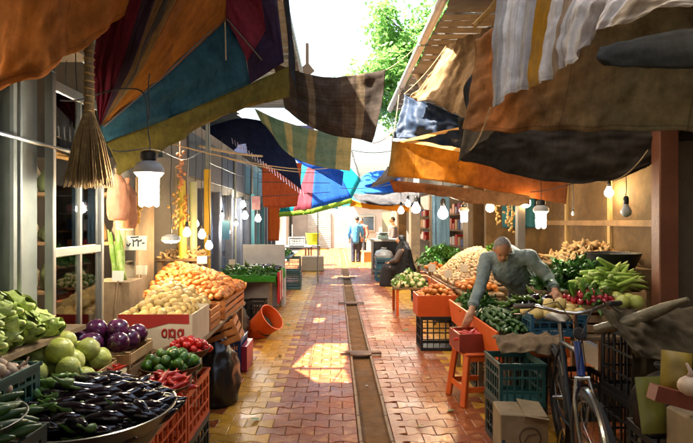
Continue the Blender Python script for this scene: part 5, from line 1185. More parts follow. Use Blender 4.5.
# produce on it
crate((1.74, 4.17, .702), 'blue crate of pale yellow melons on the right stall', M('blue_teal_crate', '#2a5870', '#1e4256', 5, .45, rv=.05), (.42, .26, .17), R(-4))
heap('melon', 'pale_potato', 'pale yellow melon in the blue crate', 'melons in the blue crate', 'melon', .87, .07, .085, rect=(1.57, 1.91, 4.08, 4.26), seed=61, sc=(1.0, 1.2))
heap('cucumber', 'cucumber', 'dark cucumber at the front edge of the right stall', 'cucumbers on the right stall', 'cucumber', .73, .09, .055, rect=(1.33, 1.56, 4.15, 5.0), yaw=(1.4, .3), seed=62, tilt=.1)
crate((1.75, 4.58, .702), 'black crate of eggplants behind the melons', m_bk, (.4, .34, .16), 0)
heap('eggplant', 'eggplant', 'eggplant in the black crate behind the melons', 'eggplants behind the melons', 'eggplant', .86, .08, .06, rect=(1.58, 1.92, 4.45, 4.72), yaw=(.3, .6), seed=63)
slat_crate((2.1, 4.3, .702), 'slatted crate of radishes on the right stall', (.3, .3, .24), m_wcp)
heap('radish', 'radish', 'red radish beside the melons', 'radishes on the right stall', 'radish', .95, .07, .05, rect=(1.96, 2.28, 4.16, 4.46), seed=64, sc=(1.0, 1.5))
heap('squash', 'cabbage', 'pale green squash beside the radishes', 'pale squashes', 'squash', .95, .03, .11, rect=(2.28, 2.45, 4.14, 4.32), seed=65, sc=(.9, 1.1), under=False)
slat_crate((2.42, 4.56, .702), 'slatted crate of leeks by the timber post', (.36, .4, .32), m_wcp)
heap('leek', 'leek', 'pale green leek fanned out by the timber post', 'leeks by the timber post', 'leek', 1.05, .12, .06, rect=(2.3, 2.52, 4.4, 4.72), yaw=(.5, .25), tilt=.2, seed=66, slope=(.25, 0))
table((2.35, 5.15, 0), 'raised table of leafy herbs behind the right stall', .9, .56, .95, m_wood)
heap('herb_bunch', 'herb_bunch', 'leafy green herb bunch heaped beside the bending man', 'herbs heaped on the right stall', 'herbs', .99, .2, .1, rect=(1.98, 2.78, 4.92, 5.4), seed=67, sc=(1, 1.4))
heap('herb_bunch', 'herb_bunch', 'green herb bunch on the narrow table before the man', 'herbs on the narrow table', 'herbs', .74, .1, .1, rect=(1.36, 1.6, 5.05, 5.7), seed=68)
table((2.95, 6.1, 0), 'tall back table of ginger before the tan wall', .8, .9, 1.12, m_wood)
heap('ginger_root', 'ginger_root', 'knobbly ginger root heaped before the tan wall', 'ginger before the tan wall', 'ginger', 1.16, .2, .085, rect=(2.6, 3.3, 5.72, 6.5), seed=69, sc=(1, 1.4))
MB().lathe([(.001, 0), (.2, 0), (.26, .14), (.27, .16), (.25, .16), (.18, .02), (.001, .02)], 22).obj('basin', m_bk, None, loc=(2.84, 5.34, 1.12), label='black plastic basin beside the leafy herbs', cat='basin')
MB().box((0, 0, .56), (.4, .4, 1.118)).obj('pedestal', m_wood, None, loc=(3.0, 5.36, 0), label='wooden pedestal under the black basin', cat='pedestal', smooth=False)
# stool with tray crate
ST = thing('plastic_stool', 'orange plastic stool carrying a red crate', 'stool', (1.27, 4.68, 0), R(8))
MB().box((0, 0, .44), (.36, .34, .035), bev=.012).obj('seat', m_ob, ST)
for sx in (-1, 1):
    for sy in (-1, 1): MB().bar((sx * .15, sy * .14, .43), (sx * .2, sy * .18, 0), .05, .05, bev=.006).obj('leg', m_ob, ST, smooth=False)
for s in (-1, 1):
    MB().box((0, s * .165, .14), (.33, .018, .045)).obj('stretcher', m_ob, ST, smooth=False); MB().box((s * .183, 0, .14), (.018, .29, .045)).obj('stretcher', m_ob, ST, smooth=False)
    MB().box((0, s * .15, .405), (.29, .016, .05)).obj('apron', m_ob, ST, smooth=False)
RCt = thing('tray_crate', 'shallow dark red crate on the orange stool', 'crate', (1.27, 4.68, .46), R(4))
m_rd = M('dull_red_crate', '#8d3420', '#6a2412', 5, .5, rv=0)
for s in (-1, 1): MB().box((0, s * .15, .08), (.42, .014, .16)).obj('side_panel', m_rd, RCt, smooth=False); MB().box((s * .203, 0, .08), (.014, .285, .158)).obj('side_panel', m_rd, RCt, smooth=False)
MB().box((0, 0, .01), (.39, .28, .014)).obj('base', m_rd, RCt, smooth=False)
heap('red_pepper', 'red_pepper', 'red pepper in the crate on the stool', 'peppers in the stool crate', 'pepper', .56, .05, .05, rect=(1.11, 1.43, 4.57, 4.79), yaw=(.2, .6), seed=70, sc=(1.1, 1.5))
# second stall: orange box on black crate, mushrooms, roots
crate((1.28, 6.62, 0), 'black crate on the ground below the orange box of roots', m_bk, (.46, .4, .42), 0)
ob = thing('produce_box', 'orange box of orange roots on the black crate', 'box', (1.28, 6.62, .425))
for s in (-1, 1): MB().box((0, s * .2, .13), (.54, .014, .26), rot=(s * -.06, 0, 0)).obj('side_panel', m_oc, ob, smooth=False); MB().box((s * .264, 0, .13), (.014, .386, .258)).obj('side_panel', m_oc, ob, smooth=False)
MB().box((0, 0, .01), (.51, .38, .014)).obj('base', m_oc, ob, smooth=False)
heap('carrot_piece', 'orange_root', 'orange root in the box on the black crate', 'roots in the orange box', 'root', .66, .13, .07, rect=(1.06, 1.5, 6.46, 6.8), seed=71)
table((1.9, 7.35, 0), 'table under the mushroom heap', .85, 1.5, .76, m_wood)
MB().box((0, 0, 0), (.018, 1.6, .26), rot=(0, R(-10), 0)).obj('side_board', m_ob, None, loc=(1.46, 7.35, .62), label='orange board along the mushroom table', cat='board', smooth=False)
heap('mushroom', 'mushroom', 'pale mushrooms heaped high on the right stall', None, 'mushrooms', .8, .42, .05, rect=(1.52, 2.3, 6.75, 8.0), seed=72, stuff=True, peak=(2.05, 7.5), power=.8, sc=(1.1, 1.6))
heap('orange_root', 'orange_root', 'orange root at the foot of the mushroom heap', 'roots before the mushrooms', 'root', .79, .1, .075, rect=(1.56, 1.95, 6.35, 6.72), seed=73)
table((1.76, 6.45, 0), 'low table of roots before the mushrooms', .5, .5, .74, m_wood)
table((2.6, 8.0, 0), 'back table of carrots and peppers behind the mushrooms', .6, .8, 1.1, m_wood)
heap('carrot', 'carrot', 'carrot piled behind the mushrooms', 'carrots behind the mushrooms', 'carrot', 1.12, .12, .07, rect=(2.42, 2.85, 7.7, 8.05), seed=74, yaw=(0, .5))
heap('bell_pepper', 'bell_pepper', 'green pepper piled beside the carrots', 'green peppers by the carrots', 'pepper', 1.13, .14, .075, rect=(2.32, 2.85, 8.08, 8.36), seed=75, sc=(1, 1.3))
for i in range(4):
    price_card(W(432 + i * 16, 268 + (i % 2) * 6, 6.9), .1, .1, ['tan paper tag at the orange roots', 'tan paper tag at the left foot of the mushrooms', 'tan paper tag amid the mushrooms', 'tan paper tag behind the man at the mushrooms'][i], None, .2, 0)
# third stall: cauliflowers, greens
table((1.3, 9.1, 0), 'low orange legged table of cauliflowers', .62, .7, .48, m_wood, legm=m_ob)
heap('cauliflower', 'cauliflower', 'white cauliflower with green leaves on the low table', 'cauliflowers', 'cauliflower', .53, .16, .13, rect=(1.05, 1.55, 8.82, 9.4), seed=76)
table((1.95, 9.5, 0), 'table of leafy greens before the tan pier', .8, 1.3, .8, m_wood)
heap('herb_bunch', 'herb_bunch', 'bright green leafy bunch before the tan pier', 'greens before the tan pier', 'herbs', .85, .26, .14, rect=(1.62, 2.3, 8.95, 10.1), seed=77, sc=(1.2, 1.6), power=.7)
heap('orange_root', 'orange_root', 'orange root at the edge of the leafy greens', 'roots by the greens', 'root', .82, .08, .08, rect=(1.55, 1.8, 8.72, 8.95), seed=78)
for i, (x, y) in enumerate(((1.75, 8.5), (1.72, 10.3))): crate((x, y, 0), ['black crate between the mushroom and cauliflower tables', 'black crate behind the cauliflower table'][i], m_bk, (.4, .5, .4), 0)
heap('cabbage', 'cabbage', 'pale cabbage in the black crate by the cauliflowers', 'cabbages by the cauliflowers', 'cabbage', .42, .08, .12, rect=(1.6, 1.9, 8.32, 8.7), seed=79)
# blue tub and white counter farther on
crate((1.32, 14.2, 0), 'blue teal crate at the lane edge before the seated woman', M('blue_tub', '#1f6a86', '#174f66', 5, .45, rv=0), (.5, .6, .36), 0)
crate((1.32, 14.2, .365), 'upper blue teal crate at the lane edge', M('blue_tub', ''), (.5, .6, .26), 0)
bag((1.3, 14.2, .56), .24, .24, .3, 'white plastic bag on the blue teal crates', M('white_bag', '#c6c6c4', '#a9a9a6', 5, .4, transl=.2, bump=.3, bscale=20), 61)
CO = thing('display_counter', 'white framed counter with dark glass front down the lane', 'counter', (1.5, 16.2, 0))
MB().box((0, 0, .5), (.76, .9, .98)).obj('body', M('dark_front', '#22262a', '#181b1e', 4, .2, rv=0), CO, smooth=False)
for x in (-.4, .4): MB().box((x, -.47, .52), (.06, .05, 1.04)).obj('frame_post', m_white, CO, smooth=False)
MB().box((0, 0, 1.03), (.9, 1.0, .06)).obj('counter_top', m_white, CO, smooth=False); MB().box((0, -.47, .1), (.74, .05, .08)).obj('frame_rail', m_white, CO, smooth=False)
SC = thing('weighing_scale', 'pale green weighing scale on the white counter', 'scale', (1.45, 16.1, 1.06))
MB().box((0, 0, .06), (.34, .3, .12), bev=.02).obj('body', M('pale_green_metal', '#9db8a8', '#86a090', 4, .4, rv=0), SC); MB().lathe([(.001, .14), (.12, .15), (.2, .2), (.21, .2), (.12, .13), (.001, .12)], 18).obj('pan', m_alu, SC)
for i, (x, y, z) in enumerate(((1.0, 21.4, 0), (1.35, 21.2, 0), (1.2, 20.6, 0))):
    MB().box((0, 0, .2), (.4, .4, .4)).obj('cardboard_box', m_card, None, loc=(x, y, z), rot=(0, 0, .2 * i), label=['cardboard box on the ground beside the man in blue', 'second cardboard box behind the man in blue', 'nearest cardboard box right of the man in blue'][i], cat='box', smooth=False)
# stock on the far shelves
rr = random.Random(77); cols_ = [('red', '#a8261e'), ('white', '#c8c6be'), ('orange', '#c87a2a'), ('pink', '#b8586a'), ('blue', '#3a5a8c'), ('tan', '#a88a58')]
for yi, (y, nm) in enumerate(((14.4, 'first'), (17.8, 'second'), (20.8, 'last'))):
    for zi, z in enumerate((.92, 1.37, 1.82)):
        for k in range(7):
            cn, ch = cols_[rr.randrange(6)]; h = rr.uniform(.16, .34)
            MB().box((0, 0, h/2), (.22, rr.uniform(.2, .3), h), bev=.01).obj('package', M('pkg_' + cn, ch, None, 5, .5, rv=.15), None, loc=(3.5, y - 1.05 + k * .34, z), label=f"{cn} package on the {['lower', 'middle', 'upper'][zi]} shelf of the {nm} far right shop", cat='package', group=f'{cn} packages on far shelves', smooth=False)
for y, lb in ((11.2, 'light blue curtain strip beside the tan pier'), (11.9, 'second light blue curtain strip farther in')):
    sheet('curtain', [[(2.2, y, 2.35), (2.45, y, 2.35)], [(2.2, y, 1.6), (2.45, y, 1.6)], [(2.22, y, .9), (2.45, y, .9)]], cl('lightblue_cloth', '#8fb4cc', .35, '#5a7488', .2), 12, 10, .02, 2, .003, int(y * 10), folds=(3, .02), label=lb, cat='curtain')
sheet('wall_cloth', [[(2.75, 8.62, 2.3), (3.3, 8.62, 2.3)], [(2.75, 8.6, 1.5), (3.3, 8.6, 1.5)]], cl('teal_wall', '#3f7f92', .2, '#20485a', .3), 12, 10, .03, 2, .004, 64, folds=(3, .02), label='teal cloth on the wall behind the mushroom lamp', cat='cloth')
for i, (px, py, Y) in enumerate(((508, 212, 6.6), (512, 222, 6.8), (497, 214, 7.4))):
    braid(W(px, py - 10, Y), .3, ['tan braid hanging above the man, nearest', 'tan braid hanging above the man, middle', 'tan braid hanging above the man, farthest'][i], MATS['tan_dried'], 90 + i)
MB().box((0, 0, 1.2), (.09, .09, 2.4)).obj('stall_post', M('dark_post', '#4a4238', '#332c24', 4, .7), None, loc=(2.25, 6.35, 0), label='dark square post behind the bending man', cat='post', smooth=False)
MB().box((0, 0, 1.2), (.08, .08, 2.4)).obj('stall_post', M('dark_post', ''), None, loc=(2.2, 8.55, 0), label='dark square post beside the carrots', cat='post', smooth=False)

# ================================================================ BICYCLE AND THINGS BESIDE IT
m_tyre = M('tyre', '#1a1918', '#26231f', 9, .8, bump=.3, bscale=90, rv=0); m_chr = M('chrome', '#b5b3ac', '#8f8c84', 8, .22, metal=.95, rv=0)
m_fd = M('frame_dark', '#23262c', '#34363a', 6, .4, rv=0, metal=.3)
m_fb = M('frame_blue', '#1f3f8a', '#182f66', 6, .3, rv=0, coat=.4); m_rub = M('black_rubber', '#161616', None, 6, .6, rv=0)
fx, fy, bx_, by_ = 1.38, 2.72, 1.62, 3.71
BI = thing('bicycle', 'old bicycle with blue and silver frame leaning by the right stall', 'bicycle', (bx_, by_, 0)); BI.rotation_euler = (R(4), 0, math.atan2(fy - by_, fx - bx_))
def ring(mb, c, r, t, n=40, m=8): mb.tube([(c[0] + r * math.cos(2*math.pi*i/n), c[1], c[2] + r * math.sin(2*math.pi*i/n)) for i in range(n+1)], t, m, caps=False)
def wheel(c, steer=0):
    wl = thing('wheel', None, None, c); wl.parent = BI; wl.rotation_euler = (0, 0, steer)
    a = MB(); ring(a, (0, 0, 0), .325, .025); a.obj('tyre', m_tyre, wl); b = MB(); ring(b, (0, 0, 0), .298, .011); b.obj('rim', m_chr, wl)
    s = MB()
    for k in range(28):
        q = 2*math.pi*k/28; s.tube([(.02*math.cos(q+.6), .02*(1 if k % 2 else -1), .02*math.sin(q+.6)), (.295*math.cos(q), 0, .295*math.sin(q))], .0012, 4)
    s.obj('spokes', m_chr, wl, kind='stuff'); MB().tube([(0, -.05, 0), (0, .05, 0)], .017, 10).obj('hub', m_chr, wl)
    return wl
wheel((0, 0, .345)); wheel((1.02, 0, .345), R(6))
bp = lambda n, pts, r, mat, k=10: MB().tube(pts, r, k).obj(n, mat, BI)
BB, SEA, HT, HB = (.43, 0, .28), (.27, 0, .8), (.79, 0, .92), (.84, 0, .74)
bp('top_tube', [SEA, (HT[0]+.01, 0, .86)], .015, m_fd); bp('down_tube', [BB, (HB[0], 0, HB[2]+.03)], .018, m_fb); bp('seat_tube', [BB, SEA], .016, m_fd); bp('head_tube', [HT, HB], .021, m_fb)
for s in (-1, 1):
    bp('chain_stay', [(0, s*.055, .345), (.3, s*.03, .3), BB], .009, m_fd); bp('seat_stay', [(0, s*.055, .345), (.2, s*.03, .68), SEA], .008, m_fd)
    bp('fork_blade', [(.85, s*.03, .73), (.88, s*.052, .62), (.95, s*.056, .48), (1.02, s*.056, .345)], .011, m_chr)
    bp('mudguard_stay', [(1.02, s*.06, .345), (1.0, s*.035, .72)], .003, m_chr, 5)
    MB().tube([(.70, s*.2, 1.115), (.62, s*.27, 1.10), (.54, s*.3, 1.09)], .016, 10).obj('grip', m_rub, BI)
    bp('brake_lever', [(.7, s*.21, 1.10), (.66, s*.27, 1.06), (.57, s*.31, 1.045)], .006, m_chr, 6)
    MB().box((.43, s*.15, .28 + s*.15), (.09, .08, .02)).obj('pedal', m_rub, BI, smooth=False); bp('crank', [(.43, s*.07, .28), (.43, s*.11, .28 + s*.15)], .009, m_chr, 6)
bp('fork_crown', [(.845, -.04, .725), (.845, .04, .725)], .016, m_chr)
bp('stem', [HT, (.77, 0, 1.02), (.80, 0, 1.08)], .012, m_chr); bp('handlebar', [(.56, -.3, 1.092), (.70, -.2, 1.115), (.79, -.08, 1.09), (.80, 0, 1.08), (.79, .08, 1.09), (.70, .2, 1.115), (.56, .3, 1.092)], .011, m_chr)
bp('seat_post', [SEA, (.25, 0, .92)], .013, m_chr)
sd = MB(); sd.lathe([(.001, -.13), (.07, -.12), (.085, -.06), (.06, .02), (.03, .09), (.018, .13), (.001, .135)], 14, (.24, 0, .95), rot=(0, R(90), 0)); 
for i, v in enumerate(sd.v): sd.v[i] = Vector((v.x, v.y, .95 + (v.z - .95) * .35))
sd.obj('saddle', m_rub, BI)
MB().lathe([(.001, -.03), (.025, -.025), (.035, .01), (.03, .02), (.001, .022)], 16, (.86, 0, .98), rot=(0, R(80), 0)).obj('headlamp', m_rub, BI)
mg = MB(); mg.tube([(1.02 + .36*math.cos(a), 0, .345 + .36*math.sin(a)) for a in [R(20 + 12*i) for i in range(12)]], .014, 6); mg.obj('mudguard', m_chr, BI)
mg = MB(); mg.tube([(.36*math.cos(a), 0, .345 + .36*math.sin(a)) for a in [R(40 + 12*i) for i in range(14)]], .014, 6); mg.obj('mudguard', m_fd, BI)
bp('kickstand', [(.38, .04, .27), (.3, .2, .03)], .008, m_chr, 6); bp('brake_cable', [(.66, -.2, 1.1), (.86, -.1, 1.16), (.92, 0, 1.0), (.87, .02, .78)], .003, m_rub, 5); bp('brake_cable', [(.66, .2, 1.1), (.9, .1, 1.18), (.95, 0, 1.0), (.87, -.02, .78)], .003, m_rub, 5)
# sacks and bags in the right corner
crate((2.12, 3.42, 0), 'black crate under the hanging olive cloth right of the bicycle', m_bk, (.5, .5, .44), 0); crate((2.12, 3.42, .445), 'upper black crate under the hanging olive cloth', m_bk, (.5, .5, .44), 0)
sheet('draped_cloth', [[(1.8, 3.4, .9), (2.1, 3.4, .91), (2.45, 3.4, .9)], [(1.78, 3.16, .89), (2.1, 3.14, .9), (2.46, 3.14, .89)], [(1.76, 3.1, .6), (2.08, 3.08, .6), (2.46, 3.08, .6)], [(1.72, 3.06, .22), (2.08, 3.04, .16), (2.46, 3.04, .2)]], cl('olive_wrap', '#5a523e', .15, '#332c1e', .5), 60, 36, .02, 3, .004, 71, folds=(5, .022), label='olive brown cloth hanging over the crates right of the bicycle', cat='cloth')
MB().tube([W(596, 330, 3.25), W(630, 322, 3.1), W(665, 308, 2.95), W(688, 299, 2.85)], [.03, .042, .032, .012], 12).obj('rolled_sheet', M('rolled_plastic', '#4a4434', '#6d664f', 14, .4, bump=.9, bscale=26, rv=0), None, label='long rolled plastic sheet slanting up at the right edge', cat='roll')
sheet('plastic_sheet', [[(1.62, 3.2, 1.06), (1.9, 3.1, 1.08), (2.25, 3.0, 1.1)], [(1.66, 3.05, .95), (1.95, 2.95, .98), (2.3, 2.85, .98)], [(1.72, 2.98, .82), (2.0, 2.9, .8), (2.3, 2.8, .78)]], cl('dull_wrap', '#5a503e', .2, '#38301f', .4), 60, 30, .05, 3.5, .004, 72, label='dull brown plastic draped below the rolled sheet', cat='plastic sheet')
crate((1.72, 2.5, 0), 'dark crate at the bottom right corner', m_bk, (.44, .4, .3), R(-8)); crate((1.72, 2.5, .305), 'dark crate stacked under the black bag at the right', m_bk, (.44, .4, .26), R(-8))
bag((1.66, 2.55, .57), .17, .15, .3, 'open black bag on the dark crates at the right edge', m_bag, 75, True)
def packet(loc, sz, rot, label, mat):
    m = MB(); n = 8
    for j in range(n + 1):
        for i in range(n + 1):
            u, v = i / n - .5, j / n - .5; t = (1 - (2*u)**4) * (1 - (2*v)**4)
            m.v.append(Vector((u * sz[0], -sz[1] * .5 * t * (1 + .4 * mnoise.noise(Vector((u*4, v*4, sz[0]*50)))), v * sz[2])))
    for j in range(n + 1):
        for i in range(n + 1):
            u, v = i / n - .5, j / n - .5; t = (1 - (2*u)**4) * (1 - (2*v)**4); m.v.append(Vector((u * sz[0], sz[1] * .5 * t, v * sz[2])))
    A_ = (n+1)**2; f = lambda i, j: j*(n+1)+i
    for j in range(n):
        for i in range(n): m.f += [(f(i,j), f(i+1,j), f(i+1,j+1), f(i,j+1)), (f(i,j+1)+A_, f(i+1,j+1)+A_, f(i+1,j)+A_, f(i,j)+A_)]
    m.fm = [0] * len(m.f)
    return m.obj('packet', mat, None, loc=loc, rot=rot, label=label, cat='packet', smooth='full')
packet(W(652, 405, 2.3), (.13, .05, .24), (-.2, 0, .1), 'yellow green plastic packet below the open black bag', M('packet_lime', '#75762e', '#585a20', 9, .45, rv=0))
packet(W(676, 372, 2.2), (.12, .05, .17), (-.15, .1, -.2), 'mustard yellow packet at the right edge', M('packet_yellow', '#96802e', '#75601e', 9, .45, rv=0))
MB().box((0, 0, 0), (.34, .05, .06), rot=(0, .28, .1)).obj('plank', M('red_brown_plank', ''), None, loc=W(690, 402, 2.1), label='red brown plank end in the right corner', cat='plank', smooth=False)
inst('garlic_bulb', V['garlic'][0][1], None, W(690, 386, 2.05), (0, 0, 0), 1.6, label='pale pink garlic bulb at the right edge', cat='garlic')
crate((1.68, 2.06, 0), 'dark crate nearest the camera in the right corner', m_bk, (.5, .4, .4), 0); crate((1.68, 2.06, .405), 'upper dark crate nearest the camera in the right corner', m_bk, (.5, .4, .4), 0) if False else None
MB().box((0, 0, .2), (.5, .4, .4), bev=.01).obj('cardboard_box', MATS['worn_card'], None, loc=(1.68, 2.06, .405), label='cardboard box under the plank in the right corner', cat='box', smooth=False)

# ================================================================ PEOPLE
def blobs_mesh(name, caps, ells, vox, mat, smooth_it=6):
    # capsules (a, b, ra, rb) and ellipsoids (centre, radii, rot) fused into one continuous surface
    mb = MB()
    for a, b, ra, rb in caps:
        a, b = Vector(a), Vector(b); d = (b - a); L = d.length; q = d.to_track_quat('Z', 'Y').to_matrix(); prof = []
        for i in range(5): t = -math.pi/2 + i * math.pi/2/4; prof.append((max(.0005, ra * math.cos(t)), ra * math.sin(t)))
        for i in range(1, 6): t = i / 6; prof.append((ra + (rb - ra) * t, L * t))
        for i in range(5): t = i * math.pi/2/4; prof.append((max(.0005, rb * math.cos(t)), L + rb * math.sin(t)))
        mb.lathe(prof, 14, a, q)
    for c, r, rot in ells:
        q = ball(1.0, 18, 1, 12); Mx = Matrix.LocRotScale(Vector(c), Euler(rot or (0, 0, 0)), Vector(r)); mb.join(q, Mx)
    me = mb.mesh(name, mat); o = bpy.data.objects.new(name + '_tmp', me); col.objects.link(o)
    rm = o.modifiers.new('r', 'REMESH'); rm.mode = 'VOXEL'; rm.voxel_size = vox; rm.use_smooth_shade = True
    sm = o.modifiers.new('s', 'SMOOTH'); sm.factor = .5; sm.iterations = smooth_it
    dg = bpy.context.evaluated_depsgraph_get(); out = bpy.data.meshes.new_from_object(o.evaluated_get(dg)); out.name = name
    bpy.data.objects.remove(o); bpy.data.meshes.remove(me)
    if not out.materials: out.materials.append(mat)
    return out
def wrinkle(me, amp, fr, seed=0):
    me.update(); ns = [v.normal.copy() for v in me.vertices]
    for v, n in zip(me.vertices, ns):
        p = v.co; v.co = p + n * amp * (mnoise.noise(Vector((p.x * fr, p.y * fr, p.z * fr * .45)) + Vector((seed, 0, 0))) + .5 * mnoise.noise(p * fr * 2.2))
def put(name, me, parent, **k): return inst(name, me, parent, **k)
m_skin = M('skin', '#b5835f', '#99694a', 6, .5, rv=0, sss=.1); m_hairg = M('grey_hair', '#94918c', '#5f5b56', 60, .8, bump=.5, bscale=200, rv=0)
m_hairb = M('dark_hair', '#1d1815', '#120f0d', 30, .7, rv=0)
m_shirt = M('grey_blue_shirt', '#7d8b88', '#5d6a66', 7, .9, bump=.9, bscale=16, rv=0); m_trous = M('dark_trousers', '#2b2c30', '#1e1f23', 5, .85, bump=.2, rv=0)
# man bending over the narrow table, head down, one hand in the red crate, the other on the herbs
PM = thing('person', 'grey haired man in a grey blue shirt bending over the right stall', 'person', (1.95, 5.25, 0))
def pm(p): return Vector(p) - PM.location
hip = Vector((2.0, 5.42, .92)); chest = Vector((1.74, 5.25, 1.2)); neck = Vector((1.66, 5.14, 1.31)); head = Vector((1.60, 5.0, 1.335))
shL, shR = Vector((1.54, 5.34, 1.215)), Vector((1.90, 5.08, 1.25))     # image left / right shoulder
elL, haL = Vector((1.42, 5.1, .98)), Vector((1.26, 4.84, .77))
elR, haR = Vector((2.03, 4.97, 1.06)), Vector((2.02, 4.79, .96))
def fingers(w, d, side, upv, s=1.0):
    # palm + five fingers of unequal length, bent at the knuckles; d = hand direction, side = toward the thumb
    d, side = d.normalized(), side.normalized(); n = d.cross(side).normalized() * (-1 if upv else 1); c = [(w, w + d * .05 * s, .022 * s, .028 * s), (w + d * .04 * s + side * .018 * s, w + d * .075 * s + side * .02 * s, .019 * s, .015 * s), (w + d * .04 * s - side * .018 * s, w + d * .075 * s - side * .022 * s, .019 * s, .014 * s)]
    for i, (o, L) in enumerate(((.03, .07), (.011, .078), (-.01, .072), (-.03, .056))):
        k = w + d * .08 * s + side * o * s; m1 = k + d * L * .45 * s + n * .008 * s; m2 = m1 + d * L * .3 * s + n * .022 * s; e = m2 + d * L * .12 * s + n * .024 * s
        c += [(k, m1, .0095 * s, .009 * s), (m1, m2, .009 * s, .008 * s), (m2, e, .008 * s, .0065 * s)]
    k = w + d * .025 * s + side * .03 * s; m1 = k + d * .03 * s + side * .028 * s + n * .008 * s; e = m1 + d * .032 * s + side * .008 * s + n * .012 * s
    return c + [(k, m1, .013 * s, .0105 * s), (m1, e, .01 * s, .0075 * s)]
fd = Vector((-.1, -.62, -.78)).normalized()        # face looks down and toward the lane
hup = Vector((-.15, -.66, .74)).normalized(); 
caps = [(neck, head, .058, .06), (chest, neck, .12, .065), (hip, chest, .13, .15), (elL, haL, .042, .03), (elR, haR, .042, .03), (shL, elL, .05, .042), (shR, elR, .05, .042)]
caps += [(Vector((1.9, 5.42, .9)), Vector((1.9, 5.42, .48)), .085, .06), (Vector((1.9, 5.42, .48)), Vector((1.92, 5.47, .09)), .06, .04), (Vector((2.1, 5.48, .9)), Vector((2.1, 5.5, .48)), .085, .06), (Vector((2.1, 5.5, .48)), Vector((2.12, 5.55, .09)), .06, .04)]
caps += fingers(haL, haL - elL, Vector((1, .2, 0)), True, 1.2) + fingers(haR, Vector((-.1, -.8, -.5)), Vector((-1, .2, 0)), False, 1.2)
sideh = fd.cross(hup).normalized()
ex = lambda f, u, s: head + fd * f + hup * u + sideh * s
ells = [(head + hup * .02, (.076, .092, .092), (R(-35), 0, 0)), (ex(.045, -.055, 0), (.05, .05, .055), None), (ex(.088, -.012, 0), (.014, .022, .022), None), (ex(.072, .03, .028), (.024, .016, .012), None), (ex(.072, .03, -.028), (.024, .016, .012), None),
        (ex(.082, -.055, 0), (.024, .016, .01), None), (ex(.06, -.092, 0), (.028, .022, .02), None), (ex(-.005, -.01, .08), (.01, .022, .03), None), (ex(-.005, -.01, -.08), (.01, .022, .03), None)]
body = blobs_mesh('body', [(pm(a), pm(b), r, s) for a, b, r, s in caps], [(pm(c), r, q) for c, r, q in ells], .0085, m_skin, 3); put('body', body, PM)
# hair: a close cap on the back and sides of the head, thin on top
hm = blobs_mesh('hair', [], [(pm(head + hup * .022 - fd * .012), (.081, .097, .097), (R(-35), 0, 0))], .011, m_hairg, 2)
import bmesh
b_ = bmesh.new(); b_.from_mesh(hm)
dele = [v for v in b_.verts if (v.co - pm(head)).dot(fd) > .028 + .02 * mnoise.noise(v.co * 40) or (v.co - pm(head)).dot(hup) < -.045]
bmesh.ops.delete(b_, geom=dele, context='VERTS'); b_.to_mesh(hm); b_.free(); put('hair', hm, PM)
eye = MB()
for s in (-1, 1): eye.join(ball(.009, 8, 1, 6), Matrix.Translation(pm(ex(.079, .014, s * .028))))
eye.obj('eyes', M('eye_dark', '#1a1410', None, 5, .3, rv=0), PM)
put('moustache', blobs_mesh('moustache', [(pm(ex(.088, -.04, -.025)), pm(ex(.092, -.036, .0)), .006, .009), (pm(ex(.092, -.036, 0)), pm(ex(.088, -.04, .025)), .009, .006)], [], .004, m_hairg, 1), PM)
sh = blobs_mesh('shirt', [(pm(hip), pm(chest), .15, .16), (pm(chest), pm(neck), .13, .07), (pm(chest), pm(shL), .12, .075), (pm(chest), pm(shR), .12, .075), (pm(shL), pm(elL), .072, .06), (pm(elL), pm(elL.lerp(haL, .78)), .06, .048), (pm(shR), pm(elR), .072, .06), (pm(elR), pm(elR.lerp(haR, .75)), .06, .046), (pm(hip), pm((1.7, 5.22, 1.1)), .15, .13), (pm((1.9, 5.4, 1.1)), pm((1.76, 5.3, 1.24)), .16, .13)],
                [], .011, m_shirt, 3)
wrinkle(sh, .013, 14); put('shirt', sh, PM)
for e_, h_, f_ in ((elL, haL, .78), (elR, haR, .75)):
    c0, c1 = pm(e_.lerp(h_, f_ - .06)), pm(e_.lerp(h_, f_ + .06)); MB().tube([c0, c0.lerp(c1, .5), c1], [.054, .056, .052], 16).obj('cuff', m_shirt, PM)
MB().tube([pm(neck + Vector((.075 * math.cos(a * .45), .06 * math.sin(a * .45), -.015 + .02 * math.sin(a * .45)))) for a in range(15)], .013, 8).obj('collar', m_shirt, PM)
MB().box((0, 0, 0), (.045, .02, .016)).obj('pocket_tag', m_white, PM, loc=pm((1.63, 5.06, 1.12)), smooth=False) if False else None
tr = blobs_mesh('trousers', [(pm((1.9, 5.42, .95)), pm((1.9, 5.43, .48)), .115, .085), (pm((1.9, 5.43, .48)), pm((1.92, 5.47, .06)), .085, .075), (pm((2.1, 5.48, .95)), pm((2.1, 5.5, .48)), .115, .085), (pm((2.1, 5.5, .48)), pm((2.12, 5.55, .06)), .085, .075), (pm(hip), pm(hip + Vector((-.04, -.02, .08))), .16, .15)], [], .014, m_trous, 4)
wrinkle(tr, .012, 12); put('trousers', tr, PM)
for x, y in ((1.92, 5.44), (2.12, 5.52)): put('shoe', blobs_mesh('shoe', [(pm((x, y + .05, .045)), pm((x - .05, y - .14, .035)), .045, .036)], [], .009, m_blk, 2), PM)
